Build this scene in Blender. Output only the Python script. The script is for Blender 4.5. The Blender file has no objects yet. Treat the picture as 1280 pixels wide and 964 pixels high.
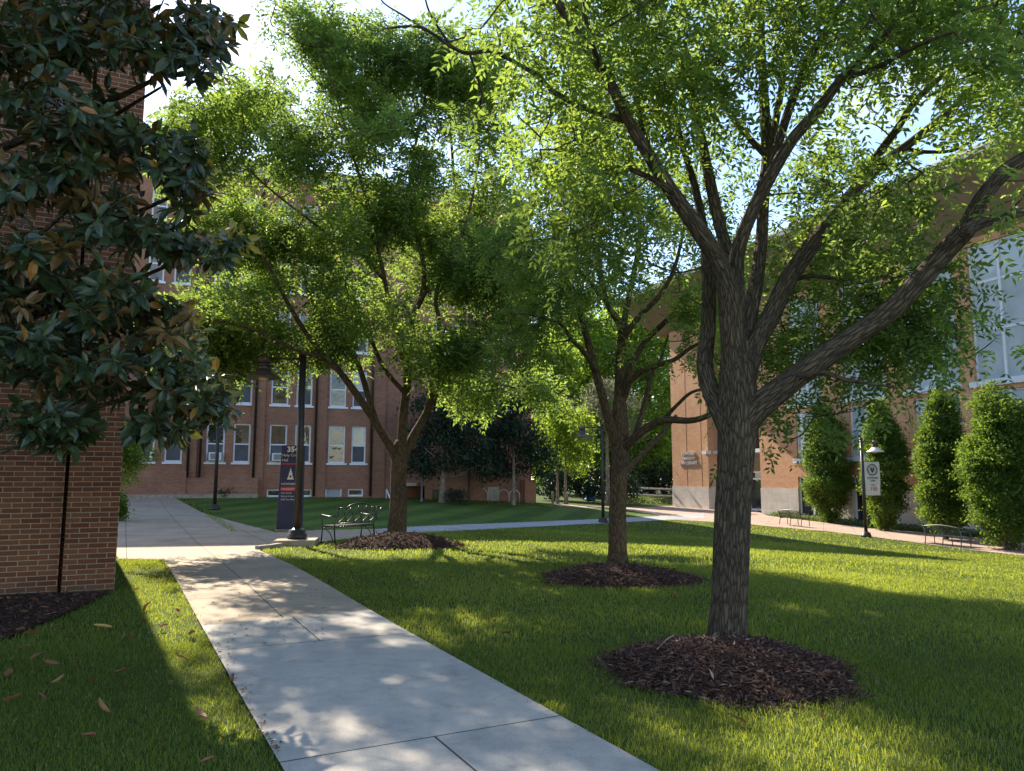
import bpy, bmesh, math, random
import numpy as np
from mathutils import Vector, Matrix
R = math.radians
rng = np.random.default_rng(11)
random.seed(5)
scene = bpy.context.scene
col = scene.collection

# ------------------------------------------------------------------ camera model
F = 950.0; CX, CY = 640.0, 482.0; PITCH = R(6.96); CAMZ = 1.6
cp, sp = math.cos(PITCH), math.sin(PITCH)
def ray(px, py):
    u = (px-CX)/F; v = (CY-py)/F
    return np.array([u, cp - v*sp, sp + v*cp])
def P(px, py, d):
    r = ray(px, py)*d
    return np.array([r[0], r[1], CAMZ + r[2]])

# ------------------------------------------------------------------ terrain
CTRL = np.array([
 (0,0,0),(-6,4,0),(6,4,0),(0,10,0),(-5.3,10.4,.08),(-9,10,.1),(5,10,-.04),(2,14.2,-.02),(-3.1,20.5,.0),(-5.1,18.5,0),
 (-12.9,33,.22),(-18.8,43,.6),(-10.2,44,.5),(1.3,48.6,.05),(4.3,36,-.5),(16.8,36,-1.17),(17.2,30,-1.28),(16.4,43,-1.1),
 (17.7,55,-.88),(13.7,65,-.8),(25,37,-1.35),(23,25,-1.4),(13.6,20,-.85),(9,10,-.2),(14,10,-.6),(5,60,-.45),(8,78,-.5),
 (0,110,-.4),(-40,44,.8),(-30,20,.3),(-20,5,0),(30,10,-1.4),(45,40,-1.4),(45,70,-1),(-22,75,.5),(0,-15,0),(20,-12,-.6),(-20,-15,0)], float)
def tps_fit(C, lam=0.6):
    n = len(C); xy = C[:,:2]
    D = np.hypot(xy[:,None,0]-xy[None,:,0], xy[:,None,1]-xy[None,:,1])
    K = np.where(D>0, D*D*np.log(np.maximum(D,1e-9)), 0) + lam*np.eye(n)
    Pm = np.c_[np.ones(n), xy]
    A = np.block([[K, Pm],[Pm.T, np.zeros((3,3))]])
    return np.linalg.solve(A, np.r_[C[:,2], 0,0,0])
TW = tps_fit(CTRL)
def H(x, y):
    x = np.asarray(x, float); y = np.asarray(y, float); sh = np.broadcast(x, y).shape
    x = np.broadcast_to(x, sh).ravel(); y = np.broadcast_to(y, sh).ravel()
    xc = np.clip(x, -45, 50); yc = np.clip(y, -18, 112)
    out = np.empty(x.size)
    for a in range(0, x.size, 40000):
        b = slice(a, a+40000)
        D = np.hypot(xc[b][:,None]-CTRL[None,:,0], yc[b][:,None]-CTRL[None,:,1])
        K = D*D*np.log(np.maximum(D,1e-9))
        out[b] = K@TW[:-3] + TW[-3] + TW[-2]*xc[b] + TW[-1]*yc[b]
    out = np.clip(out, -2, 1.5).reshape(sh)
    return out if sh else float(out)
def G(px, py):
    r = ray(px, py); t = 3.0
    prev = None
    while t < 200:
        gap = CAMZ + r[2]*t - H(r[0]*t, r[1]*t)
        if gap <= 0:
            lo, hi = prev, t
            for _ in range(18):
                m = (lo+hi)/2
                if CAMZ + r[2]*m - H(r[0]*m, r[1]*m) > 0: lo = m
                else: hi = m
            return np.array([r[0]*hi, r[1]*hi, H(r[0]*hi, r[1]*hi)])
        prev = t; t *= 1.03
    t = 200
    return np.array([r[0]*t, r[1]*t, H(r[0]*t, r[1]*t)])

# ------------------------------------------------------------------ materials
def new_mat(name):
    m = bpy.data.materials.new(name); m.use_nodes = True
    nt = m.node_tree; nt.nodes.clear()
    out = nt.nodes.new('ShaderNodeOutputMaterial')
    return m, nt, out
def N(nt, kind, **kw):
    n = nt.nodes.new(kind)
    for k, v in kw.items():
        if k in n.inputs.keys() if isinstance(k, str) else False: n.inputs[k].default_value = v
        else: setattr(n, k, v)
    return n
def setin(n, **kw):
    for k, v in kw.items(): n.inputs[k.replace('_', ' ')].default_value = v
def L(nt, a, b): nt.links.new(a, b)
def c4(c): return (c[0], c[1], c[2], 1)
def noise(nt, vec, scale, detail=4, rough=.6):
    n = nt.nodes.new('ShaderNodeTexNoise'); n.inputs['Scale'].default_value = scale
    n.inputs['Detail'].default_value = detail; n.inputs['Roughness'].default_value = rough
    if vec is not None: L(nt, vec, n.inputs['Vector'])
    return n
def ramp(nt, fac, stops):
    n = nt.nodes.new('ShaderNodeValToRGB'); e = n.color_ramp.elements
    while len(e) < len(stops): e.new(.5)
    for el, (p, c) in zip(e, stops): el.position = p; el.color = c4(c)
    L(nt, fac, n.inputs['Fac']); return n
def mixc(nt, fac, a, b, mode='MIX'):
    n = nt.nodes.new('ShaderNodeMix'); n.data_type = 'RGBA'; n.blend_type = mode
    for sock, val in ((n.inputs[0], fac), (n.inputs[6], a), (n.inputs[7], b)):
        if hasattr(val, 'is_linked'): L(nt, val, sock)
        else: sock.default_value = val if not isinstance(val, tuple) else c4(val)
    return n.outputs[2]
def math_(nt, op, a, b=None, c=None):
    n = nt.nodes.new('ShaderNodeMath'); n.operation = op
    for i, v in enumerate((a, b, c)):
        if v is None: continue
        if hasattr(v, 'is_linked'): L(nt, v, n.inputs[i])
        else: n.inputs[i].default_value = v
    return n.outputs[0]
def bump(nt, height, strength, dist=.01):
    n = nt.nodes.new('ShaderNodeBump'); n.inputs['Strength'].default_value = strength
    n.inputs['Distance'].default_value = dist; L(nt, height, n.inputs['Height']); return n.outputs[0]
def principled(nt, out, rough=.6, metal=0, spec=.5):
    b = nt.nodes.new('ShaderNodeBsdfPrincipled'); b.inputs['Roughness'].default_value = rough
    b.inputs['Metallic'].default_value = metal; b.inputs['Specular IOR Level'].default_value = spec
    L(nt, b.outputs[0], out.inputs[0]); return b
def objco(nt): return nt.nodes.new('ShaderNodeTexCoord').outputs['Object']

def m_plain(name, c, rough=.6, metal=0, var=.18, scale=6, bmp=.15, spec=.5):
    m, nt, out = new_mat(name); b = principled(nt, out, rough, metal, spec)
    co = objco(nt); n = noise(nt, co, scale)
    lo = tuple(x*(1-var) for x in c); hi = tuple(min(1, x*(1+var)) for x in c)
    L(nt, ramp(nt, n.outputs['Fac'], [(.3, lo), (.7, hi)]).outputs[0], b.inputs['Base Color'])
    if bmp: L(nt, bump(nt, noise(nt, co, scale*8).outputs['Fac'], bmp, .004), b.inputs['Normal'])
    return m
def m_brick(name, c1, c2, mortar, bw=.213, rh=.0677, ms=.006, var=.35, splash=1.6):
    m, nt, out = new_mat(name); b = principled(nt, out, .85, 0, .25)
    uv = nt.nodes.new('ShaderNodeUVMap').outputs[0]
    w = noise(nt, uv, 9, 2); 
    mixv = nt.nodes.new('ShaderNodeVectorMath'); mixv.operation = 'MULTIPLY_ADD'
    L(nt, w.outputs['Color'], mixv.inputs[0]); mixv.inputs[1].default_value = (.006,.006,0); L(nt, uv, mixv.inputs[2])
    t = nt.nodes.new('ShaderNodeTexBrick'); L(nt, mixv.outputs[0], t.inputs['Vector'])
    t.inputs['Scale'].default_value = 1; t.inputs['Brick Width'].default_value = bw; t.inputs['Row Height'].default_value = rh
    t.inputs['Mortar Size'].default_value = ms; t.inputs['Mortar Smooth'].default_value = .25; t.inputs['Bias'].default_value = -.1
    t.inputs['Color1'].default_value = c4(c1); t.inputs['Color2'].default_value = c4(c2); t.inputs['Mortar'].default_value = c4(mortar)
    big = noise(nt, uv, .35, 5, .65); fine = noise(nt, uv, 40, 3)
    c = mixc(nt, 1.0, t.outputs['Color'], ramp(nt, big.outputs['Fac'], [(.3, (1-var,)*3), (.7, (1+var*.4,)*3)]).outputs[0], 'MULTIPLY')
    c = mixc(nt, 1.0, c, ramp(nt, fine.outputs['Fac'], [(.25, (.78,)*3), (.75, (1.15,)*3)]).outputs[0], 'MULTIPLY')
    sx = nt.nodes.new('ShaderNodeSeparateXYZ'); L(nt, uv, sx.inputs[0]); st = noise(nt, uv, 3.5, 6, .7)
    spl = math_(nt, 'SUBTRACT', math_(nt, 'MULTIPLY', st.outputs['Fac'], 1.1), math_(nt, 'MULTIPLY', sx.outputs[1], splash))
    c = mixc(nt, ramp(nt, spl, [(.12,(0,)*3),(.5,(.55,)*3)]).outputs[0], c, (.11,.085,.055))
    L(nt, c, b.inputs['Base Color'])
    hgt = math_(nt, 'ADD', math_(nt, 'MULTIPLY', t.outputs['Fac'], -1.0), math_(nt, 'MULTIPLY', fine.outputs['Fac'], .35))
    L(nt, bump(nt, hgt, .7, .008), b.inputs['Normal'])
    return m
def m_leaf(name, stops, trans, tmix=.42, rough=.5, back=None, spec=.4):
    m, nt, out = new_mat(name)
    b = nt.nodes.new('ShaderNodeBsdfPrincipled'); b.inputs['Roughness'].default_value = rough; b.inputs['Specular IOR Level'].default_value = spec
    at = nt.nodes.new('ShaderNodeAttribute'); at.attribute_name = 'tint'
    c = ramp(nt, at.outputs['Fac'], stops).outputs[0]
    if back:
        g = nt.nodes.new('ShaderNodeNewGeometry'); c = mixc(nt, g.outputs['Backfacing'], c, back)
    L(nt, c, b.inputs['Base Color'])
    tr = nt.nodes.new('ShaderNodeBsdfTranslucent')
    t2 = mixc(nt, 1.0, ramp(nt, at.outputs['Fac'], [(0, (.5,.53,.5)), (.5,(.95,.97,.9)), (1, (1.4,1.35,1.1))]).outputs[0], trans, 'MULTIPLY')
    L(nt, t2, tr.inputs['Color'])
    mx = nt.nodes.new('ShaderNodeMixShader'); mx.inputs[0].default_value = tmix
    L(nt, b.outputs[0], mx.inputs[1]); L(nt, tr.outputs[0], mx.inputs[2]); L(nt, mx.outputs[0], out.inputs[0])
    return m
def m_bark(name, dark, light, su=26, sv=3.2, strength=1.0):
    m, nt, out = new_mat(name); b = principled(nt, out, .9, 0, .2)
    at = nt.nodes.new('ShaderNodeAttribute'); at.attribute_name = 'barkco'
    mp = nt.nodes.new('ShaderNodeMapping'); mp.inputs['Scale'].default_value = (su, su, sv); L(nt, at.outputs['Vector'], mp.inputs['Vector'])
    v = nt.nodes.new('ShaderNodeTexVoronoi'); v.feature = 'DISTANCE_TO_EDGE'; v.inputs['Scale'].default_value = 1
    nz = noise(nt, mp.outputs[0], .6, 4)
    add = nt.nodes.new('ShaderNodeVectorMath'); add.operation = 'MULTIPLY_ADD'
    L(nt, nz.outputs['Color'], add.inputs[0]); add.inputs[1].default_value = (1.6,1.6,1.6); L(nt, mp.outputs[0], add.inputs[2])
    L(nt, add.outputs[0], v.inputs['Vector'])
    n2 = noise(nt, mp.outputs[0], 2.2, 5, .7)
    hgt = math_(nt, 'ADD', math_(nt, 'MINIMUM', math_(nt, 'MULTIPLY', v.outputs['Distance'], 3.2), 1.0), math_(nt, 'MULTIPLY', n2.outputs['Fac'], .6))
    n3 = noise(nt, at.outputs['Vector'], 1.5, 3)
    c = ramp(nt, hgt, [(.25, dark), (1.0, light)]).outputs[0]
    c = mixc(nt, 1.0, c, ramp(nt, n3.outputs['Fac'], [(.3, (.75,.78,.75)), (.7, (1.2,1.12,1.0))]).outputs[0], 'MULTIPLY')
    L(nt, c, b.inputs['Base Color']); L(nt, bump(nt, hgt, strength, .02), b.inputs['Normal'])
    return m
def m_ground(name, a, b_, c_, s1=.35, s2=6, bmp=.5, stripes=None):
    m, nt, out = new_mat(name); b = principled(nt, out, .95, 0, .12); co = objco(nt)
    n1 = noise(nt, co, s1, 5); n2 = noise(nt, co, s2, 6, .7); n3 = noise(nt, co, 45, 3, .7)
    c = ramp(nt, n2.outputs['Fac'], [(.3, a), (.55, b_), (.75, c_)]).outputs[0]
    c = mixc(nt, 1.0, c, ramp(nt, n1.outputs['Fac'], [(.3, (.75,.8,.7)), (.7, (1.2,1.15,1.1))]).outputs[0], 'MULTIPLY')
    c = mixc(nt, 1.0, c, ramp(nt, n3.outputs['Fac'], [(.3, (.55,.6,.55)), (.7, (1.35,1.3,1.3))]).outputs[0], 'MULTIPLY')
    if stripes:
        ang, per = stripes
        mp = nt.nodes.new('ShaderNodeMapping'); mp.inputs['Rotation'].default_value = (0,0,ang); L(nt, co, mp.inputs['Vector'])
        sx = nt.nodes.new('ShaderNodeSeparateXYZ'); L(nt, mp.outputs[0], sx.inputs[0])
        s = math_(nt, 'SINE', math_(nt, 'MULTIPLY', sx.outputs[0], 6.283/per))
        c = mixc(nt, 1.0, c, ramp(nt, math_(nt, 'MULTIPLY_ADD', s, .5, .5), [(.35, (.82,.85,.85)), (.65, (1.22,1.18,1.15))]).outputs[0], 'MULTIPLY')
    L(nt, c, b.inputs['Base Color'])
    if bmp: L(nt, bump(nt, n3.outputs['Fac'], bmp, .03), b.inputs['Normal'])
    return m
def m_paving(name, base, speck, ang, L_, off, W_=None, woff=0, alt=False, rough=.85, bs=.25, crack=(.06,.055,.05)):
    """slab paving: fine grain, stains and tooled joints every L_ metres along the path axis"""
    m, nt, out = new_mat(name); b = principled(nt, out, rough, 0, .25); co = objco(nt)
    mp = nt.nodes.new('ShaderNodeMapping'); mp.inputs['Rotation'].default_value = (0,0,ang); L(nt, co, mp.inputs['Vector'])
    sx = nt.nodes.new('ShaderNodeSeparateXYZ'); L(nt, mp.outputs[0], sx.inputs[0])
    u = math_(nt, 'DIVIDE', math_(nt, 'SUBTRACT', sx.outputs[1], off), L_)
    fr = math_(nt, 'FRACT', u); d = math_(nt, 'MULTIPLY', math_(nt, 'MINIMUM', fr, math_(nt, 'SUBTRACT', 1.0, fr)), L_)
    if W_:
        w = math_(nt, 'DIVIDE', math_(nt, 'SUBTRACT', sx.outputs[0], woff), W_)
        fw = math_(nt, 'FRACT', w); d2 = math_(nt, 'MULTIPLY', math_(nt, 'MINIMUM', fw, math_(nt, 'SUBTRACT', 1.0, fw)), W_)
        if alt:
            par = math_(nt, 'FRACT', math_(nt, 'MULTIPLY', math_(nt, 'FLOOR', u), .5))
            d2 = math_(nt, 'ADD', d2, math_(nt, 'MULTIPLY', math_(nt, 'GREATER_THAN', par, .25), 5.0))
        d = math_(nt, 'MINIMUM', d, d2)
    joint = math_(nt, 'LESS_THAN', d, .007)
    soft = ramp(nt, d, [(0, (0,)*3), (.03, (1,)*3)]).outputs[0]
    n1 = noise(nt, co, .9, 6, .65); n2 = noise(nt, co, 90, 3, .8); n3 = noise(nt, co, 260, 2, .8); n4 = noise(nt, co, 7, 5, .7)
    c = mixc(nt, ramp(nt, n2.outputs['Fac'], [(.45, (0,)*3), (.62, (1,)*3)]).outputs[0], base, speck)
    c = mixc(nt, 1.0, c, ramp(nt, n1.outputs['Fac'], [(.28, (.70,.71,.72)), (.5, (.95,.95,.94)), (.70, (1.12,1.10,1.06))]).outputs[0], 'MULTIPLY')
    c = mixc(nt, 1.0, c, ramp(nt, n4.outputs['Fac'], [(.28, (.80,.79,.77)), (.45,(.98,)*3), (.7, (1.08,)*3)]).outputs[0], 'MULTIPLY')
    c = mixc(nt, 1.0, c, ramp(nt, n3.outputs['Fac'], [(.3, (.82,)*3), (.7, (1.16,)*3)]).outputs[0], 'MULTIPLY')
    c = mixc(nt, joint, c, crack)
    L(nt, c, b.inputs['Base Color'])
    hgt = math_(nt, 'ADD', math_(nt, 'MULTIPLY', n2.outputs['Fac'], bs), math_(nt, 'MULTIPLY', math_(nt, 'MINIMUM', d, .015), 60))
    L(nt, bump(nt, hgt, .5, .006), b.inputs['Normal'])
    return m
def m_glass(name, c, rough=.04, wav=.0, var=.3, spec=.5, coat=0.0):
    m, nt, out = new_mat(name); b = principled(nt, out, rough, 0, spec); co = objco(nt)
    n = noise(nt, co, .8, 3)
    L(nt, ramp(nt, n.outputs['Fac'], [(.3, tuple(x*(1-var) for x in c)), (.7, tuple(x*(1+var) for x in c))]).outputs[0], b.inputs['Base Color'])
    b.inputs['IOR'].default_value = 1.6
    if wav: L(nt, bump(nt, noise(nt, co, 1.6, 2).outputs['Fac'], wav, .05), b.inputs['Normal'])
    return m
def m_stone(name, c, bw, rh, ms=.004, var=.12):
    m, nt, out = new_mat(name); b = principled(nt, out, .8, 0, .3)
    uv = nt.nodes.new('ShaderNodeUVMap').outputs[0]
    t = nt.nodes.new('ShaderNodeTexBrick'); L(nt, uv, t.inputs['Vector'])
    t.inputs['Scale'].default_value = 1; t.inputs['Brick Width'].default_value = bw; t.inputs['Row Height'].default_value = rh
    t.inputs['Mortar Size'].default_value = ms; t.offset = 0.0
    t.inputs['Color1'].default_value = c4(tuple(x*(1-var) for x in c)); t.inputs['Color2'].default_value = c4(tuple(x*(1+var*.6) for x in c))
    t.inputs['Mortar'].default_value = c4(tuple(x*.45 for x in c))
    n = noise(nt, uv, 1.3, 6, .7)
    cc = mixc(nt, 1.0, t.outputs['Color'], ramp(nt, n.outputs['Fac'], [(.3, (.82,.8,.78)), (.7, (1.08,)*3)]).outputs[0], 'MULTIPLY')
    L(nt, cc, b.inputs['Base Color'])
    L(nt, bump(nt, math_(nt, 'MULTIPLY', t.outputs['Fac'], -1.0), .5, .006), b.inputs['Normal'])
    return m

M = {}
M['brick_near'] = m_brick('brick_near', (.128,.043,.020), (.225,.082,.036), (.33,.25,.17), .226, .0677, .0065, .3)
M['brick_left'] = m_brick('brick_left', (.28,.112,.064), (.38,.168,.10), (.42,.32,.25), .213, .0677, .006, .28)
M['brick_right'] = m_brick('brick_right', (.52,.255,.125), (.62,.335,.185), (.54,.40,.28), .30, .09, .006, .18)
M['brick_fin'] = m_brick('brick_fin', (.36,.145,.075), (.44,.19,.105), (.42,.31,.22), .213, .0677, .006, .2)
M['limestone'] = m_stone('limestone', (.56,.49,.42), .75, .55)
M['concrete_trim'] = m_stone('concrete_trim', (.42,.39,.36), 1.6, .5)
M['white_paint'] = m_plain('white_paint', (.72,.74,.78), .45, 0, .08, 3, .08)
M['alu'] = m_plain('alu', (.62,.65,.68), .4, 0, .06, 3, .03)
M['pane_left'] = m_glass('pane_left', (.15,.10,.062), .03, .5, .85)  # tan and dark mottling paints warm reflections into the pane colour
M['pane_blind'] = m_glass('pane_blind', (.32,.29,.24), .05, .25, .25)
M['pane_dark'] = m_glass('pane_dark', (.035,.034,.034), .03, .4, .5)
M['screen'] = m_plain('screen', (.085,.09,.10), .75, 0, .2, 3, .1)
M['blind'] = m_glass('blind', (.40,.45,.475), .06, .12, .14)  # grey-blue blinds, colour lightened to stand in for sky reflected in the glass
M['dark_glass'] = m_glass('dark_glass', (.025,.028,.03), .04, .1)
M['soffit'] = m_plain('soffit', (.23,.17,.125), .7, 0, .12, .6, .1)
M['fascia'] = m_plain('fascia', (.55,.50,.43), .6, 0, .08, 1, .1)
M['dark_metal'] = m_plain('dark_metal', (.035,.028,.023), .45, .2, .3, 10, .15)
M['bench_metal'] = m_plain('bench_metal', (.045,.04,.035), .35, .4, .3, 10, .1)
M['bench_grey'] = m_plain('bench_grey', (.10,.105,.11), .4, .4, .2, 10, .1)
M['lamp_shade'] = m_plain('lamp_shade', (.10,.075,.05), .4, .3, .25, 8, .1)
M['lamp_white'] = m_plain('lamp_white', (.66,.6,.55), .5, 0, .1, 8, .05)
M['lens'] = m_plain('lens', (.55,.45,.30), .3, 0, .15, 6, .05)
M['navy'] = m_plain('navy', (.022,.026,.075), .42, 0, .3, 2, .05)
M['sign_white'] = m_plain('sign_white', (.78,.74,.68), .5, 0, .05, 4, 0)
M['sign_red'] = m_plain('sign_red', (.55,.03,.03), .5, 0, .08, 4, 0)
M['banner'] = m_plain('banner', (.62,.56,.50), .8, 0, .08, 3, .1)
M['ink'] = m_plain('ink', (.05,.05,.06), .7, 0, .1, 3, 0)
M['ink_red'] = m_plain('ink_red', (.45,.12,.09), .7, 0, .1, 3, 0)
M['letter'] = m_plain('letter', (.52,.50,.52), .35, .3, .05, 3, 0)
M['ac'] = m_plain('ac', (.66,.66,.66), .5, 0, .06, 3, .05)
M['ac_grille'] = m_plain('ac_grille', (.04,.05,.06), .6, 0, .3, 20, .3)
M['plinth'] = m_plain('plinth', (.36,.29,.20), .9, 0, .25, 5, .5)
M['kerb'] = m_plain('kerb', (.30,.25,.19), .9, 0, .3, 6, .5)
M['blue'] = m_plain('blue', (.02,.12,.42), .5, 0, .15, 3, .05)
M['grey_metal'] = m_plain('grey_metal', (.20,.20,.21), .5, .3, .2, 8, .1)
M['pale_metal'] = m_plain('pale_metal', (.5,.5,.5), .45, .3, .12, 8, .1)
M['brown_door'] = m_plain('brown_door', (.055,.028,.018), .5, 0, .2, 3, .1)
M['timber'] = m_plain('timber', (.26,.2,.14), .8, 0, .25, 8, .3)
M['roof'] = m_plain('roof', (.10,.09,.085), .8, 0, .2, 3, .2)
M['grass_base'] = m_ground('grass_base', (.035,.052,.012), (.065,.095,.018), (.11,.125,.03))
M['far_lawn'] = m_ground('far_lawn', (.055,.095,.022), (.09,.14,.03), (.12,.165,.04), stripes=(R(12), 2.2))
M['soil'] = m_ground('soil', (.018,.010,.008), (.055,.032,.024), (.12,.075,.055), 1.2, 18, .9)
M['mulch'] = m_ground('mulch', (.018,.009,.008), (.058,.030,.024), (.12,.070,.055), 1.5, 26, 1.0)
M['chip'] = m_leaf('chip', [(0,(.035,.016,.012)),(.55,(.13,.062,.045)),(.85,(.22,.14,.10)),(1,(.40,.31,.23))], (.05,.03,.02), .03, .9)
M['bark_tree'] = m_bark('bark_tree', (.034,.026,.019), (.15,.116,.088), 38, 6.5, .9)
M['bark_warm'] = m_bark('bark_warm', (.045,.028,.017), (.165,.112,.069), 34, 6.0, .9)
M['bark_pale'] = m_bark('bark_pale', (.14,.11,.09), (.36,.29,.23), 12, 2.0, .5)
LEAFSTOPS = [(0,(.024,.048,.020)),(.5,(.056,.098,.027)),(1,(.12,.165,.036))]
M['leaf'] = m_leaf('leaf', LEAFSTOPS, (.38,.53,.09), .44, .55, None, .25)
M['leaf_far'] = m_leaf('leaf_far', [(0,(.018,.04,.012)),(.5,(.04,.085,.018)),(1,(.085,.14,.028))], (.44,.60,.07), .50, .6, None, .2)
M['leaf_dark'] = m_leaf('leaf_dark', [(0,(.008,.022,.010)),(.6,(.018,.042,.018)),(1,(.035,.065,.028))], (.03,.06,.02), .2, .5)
M['leaf_pale'] = m_leaf('leaf_pale', [(0,(.11,.12,.07)),(.5,(.19,.19,.12)),(1,(.30,.29,.2))], (.3,.3,.16), .3, .6)
M['leaf_hornbeam'] = m_leaf('leaf_hornbeam', [(0,(.022,.045,.009)),(.5,(.05,.095,.017)),(1,(.10,.155,.03))], (.30,.44,.045), .36, .6, None, .2)
M['magnolia_leaf'] = m_leaf('magnolia_leaf', [(0,(.020,.036,.016)),(.55,(.040,.066,.026)),(.90,(.075,.105,.036)),(.915,(.20,.12,.03)),(.96,(.30,.15,.03)),(1,(.34,.12,.03))], (.16,.17,.03), .16, .30, (.17,.10,.042), .42)
M['dead_leaf'] = m_leaf('dead_leaf', [(0,(.13,.05,.025)),(.5,(.24,.10,.045)),(.8,(.34,.17,.07)),(1,(.5,.32,.08))], (.3,.13,.03), .15, .6)
M['grass_blade'] = m_leaf('grass_blade', [(0,(.035,.062,.012)),(.45,(.065,.115,.020)),(.93,(.125,.165,.035)),(1,(.28,.23,.11))], (.44,.50,.05), .45, .5)
M['cover'] = m_leaf('cover', [(0,(.05,.08,.03)),(.5,(.11,.16,.06)),(1,(.2,.25,.11))], (.25,.32,.08), .35, .6)

# ------------------------------------------------------------------ object helpers
def tag(o, label=None, cat=None, group=None, kind=None):
    if label: o['label'] = label
    if cat: o['category'] = cat
    if group: o['group'] = group
    if kind: o['kind'] = kind
    return o
def empty(name, loc, rz=0, label=None, cat=None, group=None):
    o = bpy.data.objects.new(name, None); col.objects.link(o)
    o.location = tuple(float(v) for v in loc); o.rotation_euler = (0,0,rz); o.empty_display_size = .2
    return tag(o, label, cat, group)
def link(name, me, mat, parent=None):
    o = bpy.data.objects.new(name, me); col.objects.link(o)
    if mat is not None: me.materials.append(M[mat])
    if parent is not None: o.parent = parent
    return o
def np_mesh(name, V, Fc, mat, parent=None, smooth=False, tint=None, uv=None, bark=None):
    """V (n,3); Fc (m,k) array of equal-size faces"""
    V = np.ascontiguousarray(V, np.float32); Fc = np.ascontiguousarray(Fc, np.int32)
    me = bpy.data.meshes.new(name); k = Fc.shape[1]
    me.vertices.add(len(V)); me.vertices.foreach_set('co', V.ravel())
    me.loops.add(Fc.size); me.loops.foreach_set('vertex_index', Fc.ravel())
    me.polygons.add(len(Fc)); me.polygons.foreach_set('loop_start', np.arange(0, Fc.size, k, dtype=np.int32))
    me.polygons.foreach_set('loop_total', np.full(len(Fc), k, np.int32))
    me.polygons.foreach_set('use_smooth', np.full(len(Fc), smooth))
    if tint is not None:
        a = me.attributes.new('tint', 'FLOAT', 'POINT'); a.data.foreach_set('value', np.ascontiguousarray(tint, np.float32))
    if bark is not None:
        a = me.attributes.new('barkco', 'FLOAT_VECTOR', 'POINT'); a.data.foreach_set('vector', np.ascontiguousarray(bark, np.float32).ravel())
    me.update(calc_edges=True)
    return link(name, me, mat, parent)

class MB:
    def __init__(s): s.v = []; s.f = []; s.sm = []
    def box(s, x0, x1, y0, y1, z0, z1):
        b = len(s.v)
        s.v += [(x0,y0,z0),(x1,y0,z0),(x1,y1,z0),(x0,y1,z0),(x0,y0,z1),(x1,y0,z1),(x1,y1,z1),(x0,y1,z1)]
        for f in ((0,3,2,1),(4,5,6,7),(0,1,5,4),(1,2,6,5),(2,3,7,6),(3,0,4,7)): s.f.append(tuple(b+i for i in f)); s.sm.append(False)
        return s
    def quad(s, *pts):
        b = len(s.v); s.v += [tuple(p) for p in pts]; s.f.append(tuple(range(b, b+len(pts)))); s.sm.append(False); return s
    def tube(s, pts, rad, n=8, caps=True):
        pts = [np.array(p, float) for p in pts]; m = len(pts)
        if not hasattr(rad, '__len__'): rad = [rad]*m
        b = len(s.v); ref = None
        for i, p in enumerate(pts):
            d = pts[min(i+1, m-1)]-pts[max(i-1, 0)]; d = d/(np.linalg.norm(d)+1e-9)
            if ref is None: ref = np.array([1.,0,0]) if abs(d[0]) < .8 else np.array([0,1.,0])
            a = ref - d*np.dot(ref, d); a /= np.linalg.norm(a)+1e-9; c = np.cross(d, a); ref = a
            for k in range(n):
                t = 2*math.pi*k/n; q = p + rad[i]*(math.cos(t)*a + math.sin(t)*c); s.v.append(tuple(q))
        for i in range(m-1):
            for k in range(n):
                k2 = (k+1) % n; s.f.append((b+i*n+k, b+i*n+k2, b+(i+1)*n+k2, b+(i+1)*n+k)); s.sm.append(True)
        if caps:
            s.f.append(tuple(b+k for k in reversed(range(n)))); s.f.append(tuple(b+(m-1)*n+k for k in range(n))); s.sm += [False]*2
        return s
    def lathe(s, prof, c=(0,0,0), n=20):
        return s.tube([(c[0], c[1], c[2]+z) for r, z in prof], [r for r, z in prof], n)
    def prism(s, poly, y0, y1):
        """poly in (x,z), extruded along y"""
        n = len(poly); b = len(s.v)
        s.v += [(x, y0, z) for x, z in poly] + [(x, y1, z) for x, z in poly]
        s.f.append(tuple(b+i for i in range(n))); s.f.append(tuple(b+n+i for i in reversed(range(n)))); s.sm += [False]*2
        for i in range(n):
            j = (i+1) % n; s.f.append((b+i, b+n+i, b+n+j, b+j)); s.sm.append(False)
        return s
    def build(s, name, mat, parent=None, bevel=0, uv=True):
        me = bpy.data.meshes.new(name); me.from_pydata([tuple(map(float, p)) for p in s.v], [], s.f)
        me.polygons.foreach_set('use_smooth', s.sm)
        me.update()
        if uv:
            u = me.uv_layers.new(name='UVMap')
            for p in me.polygons:
                n = p.normal
                for li in p.loop_indices:
                    c = me.vertices[me.loops[li].vertex_index].co
                    if abs(n.z) > .75: u.data[li].uv = (c.x, c.y)
                    elif abs(n.y) >= abs(n.x): u.data[li].uv = (c.x, c.z)
                    else: u.data[li].uv = (c.y, c.z)
        o = link(name, me, mat, parent)
        if bevel:
            md = o.modifiers.new('bevel', 'BEVEL'); md.width = bevel; md.segments = 2; md.limit_method = 'ANGLE'
        return o
def copy_tree(o, parent=None):
    c = o.copy(); col.objects.link(c)
    if parent is not None: c.parent = parent
    for ch in list(o.children): copy_tree(ch, c)
    return c
def text_part(s, size, mat, parent, loc, rot, name='lettering', ext=.004, align='CENTER', bold=0, sx=1.0):
    cu = bpy.data.curves.new('t', 'FONT'); cu.body = s; cu.size = size; cu.extrude = ext; cu.align_x = align; cu.offset = bold
    cu.resolution_u = 2
    t = bpy.data.objects.new('t', cu); col.objects.link(t)
    bpy.context.view_layer.update()
    me = bpy.data.meshes.new_from_object(t.evaluated_get(bpy.context.evaluated_depsgraph_get()))
    bpy.data.objects.remove(t); me.name = name
    me.materials.clear()
    o = link(name, me, mat, parent); o.location = loc; o.rotation_euler = rot; o.scale = (sx,1,1)
    return o

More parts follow.
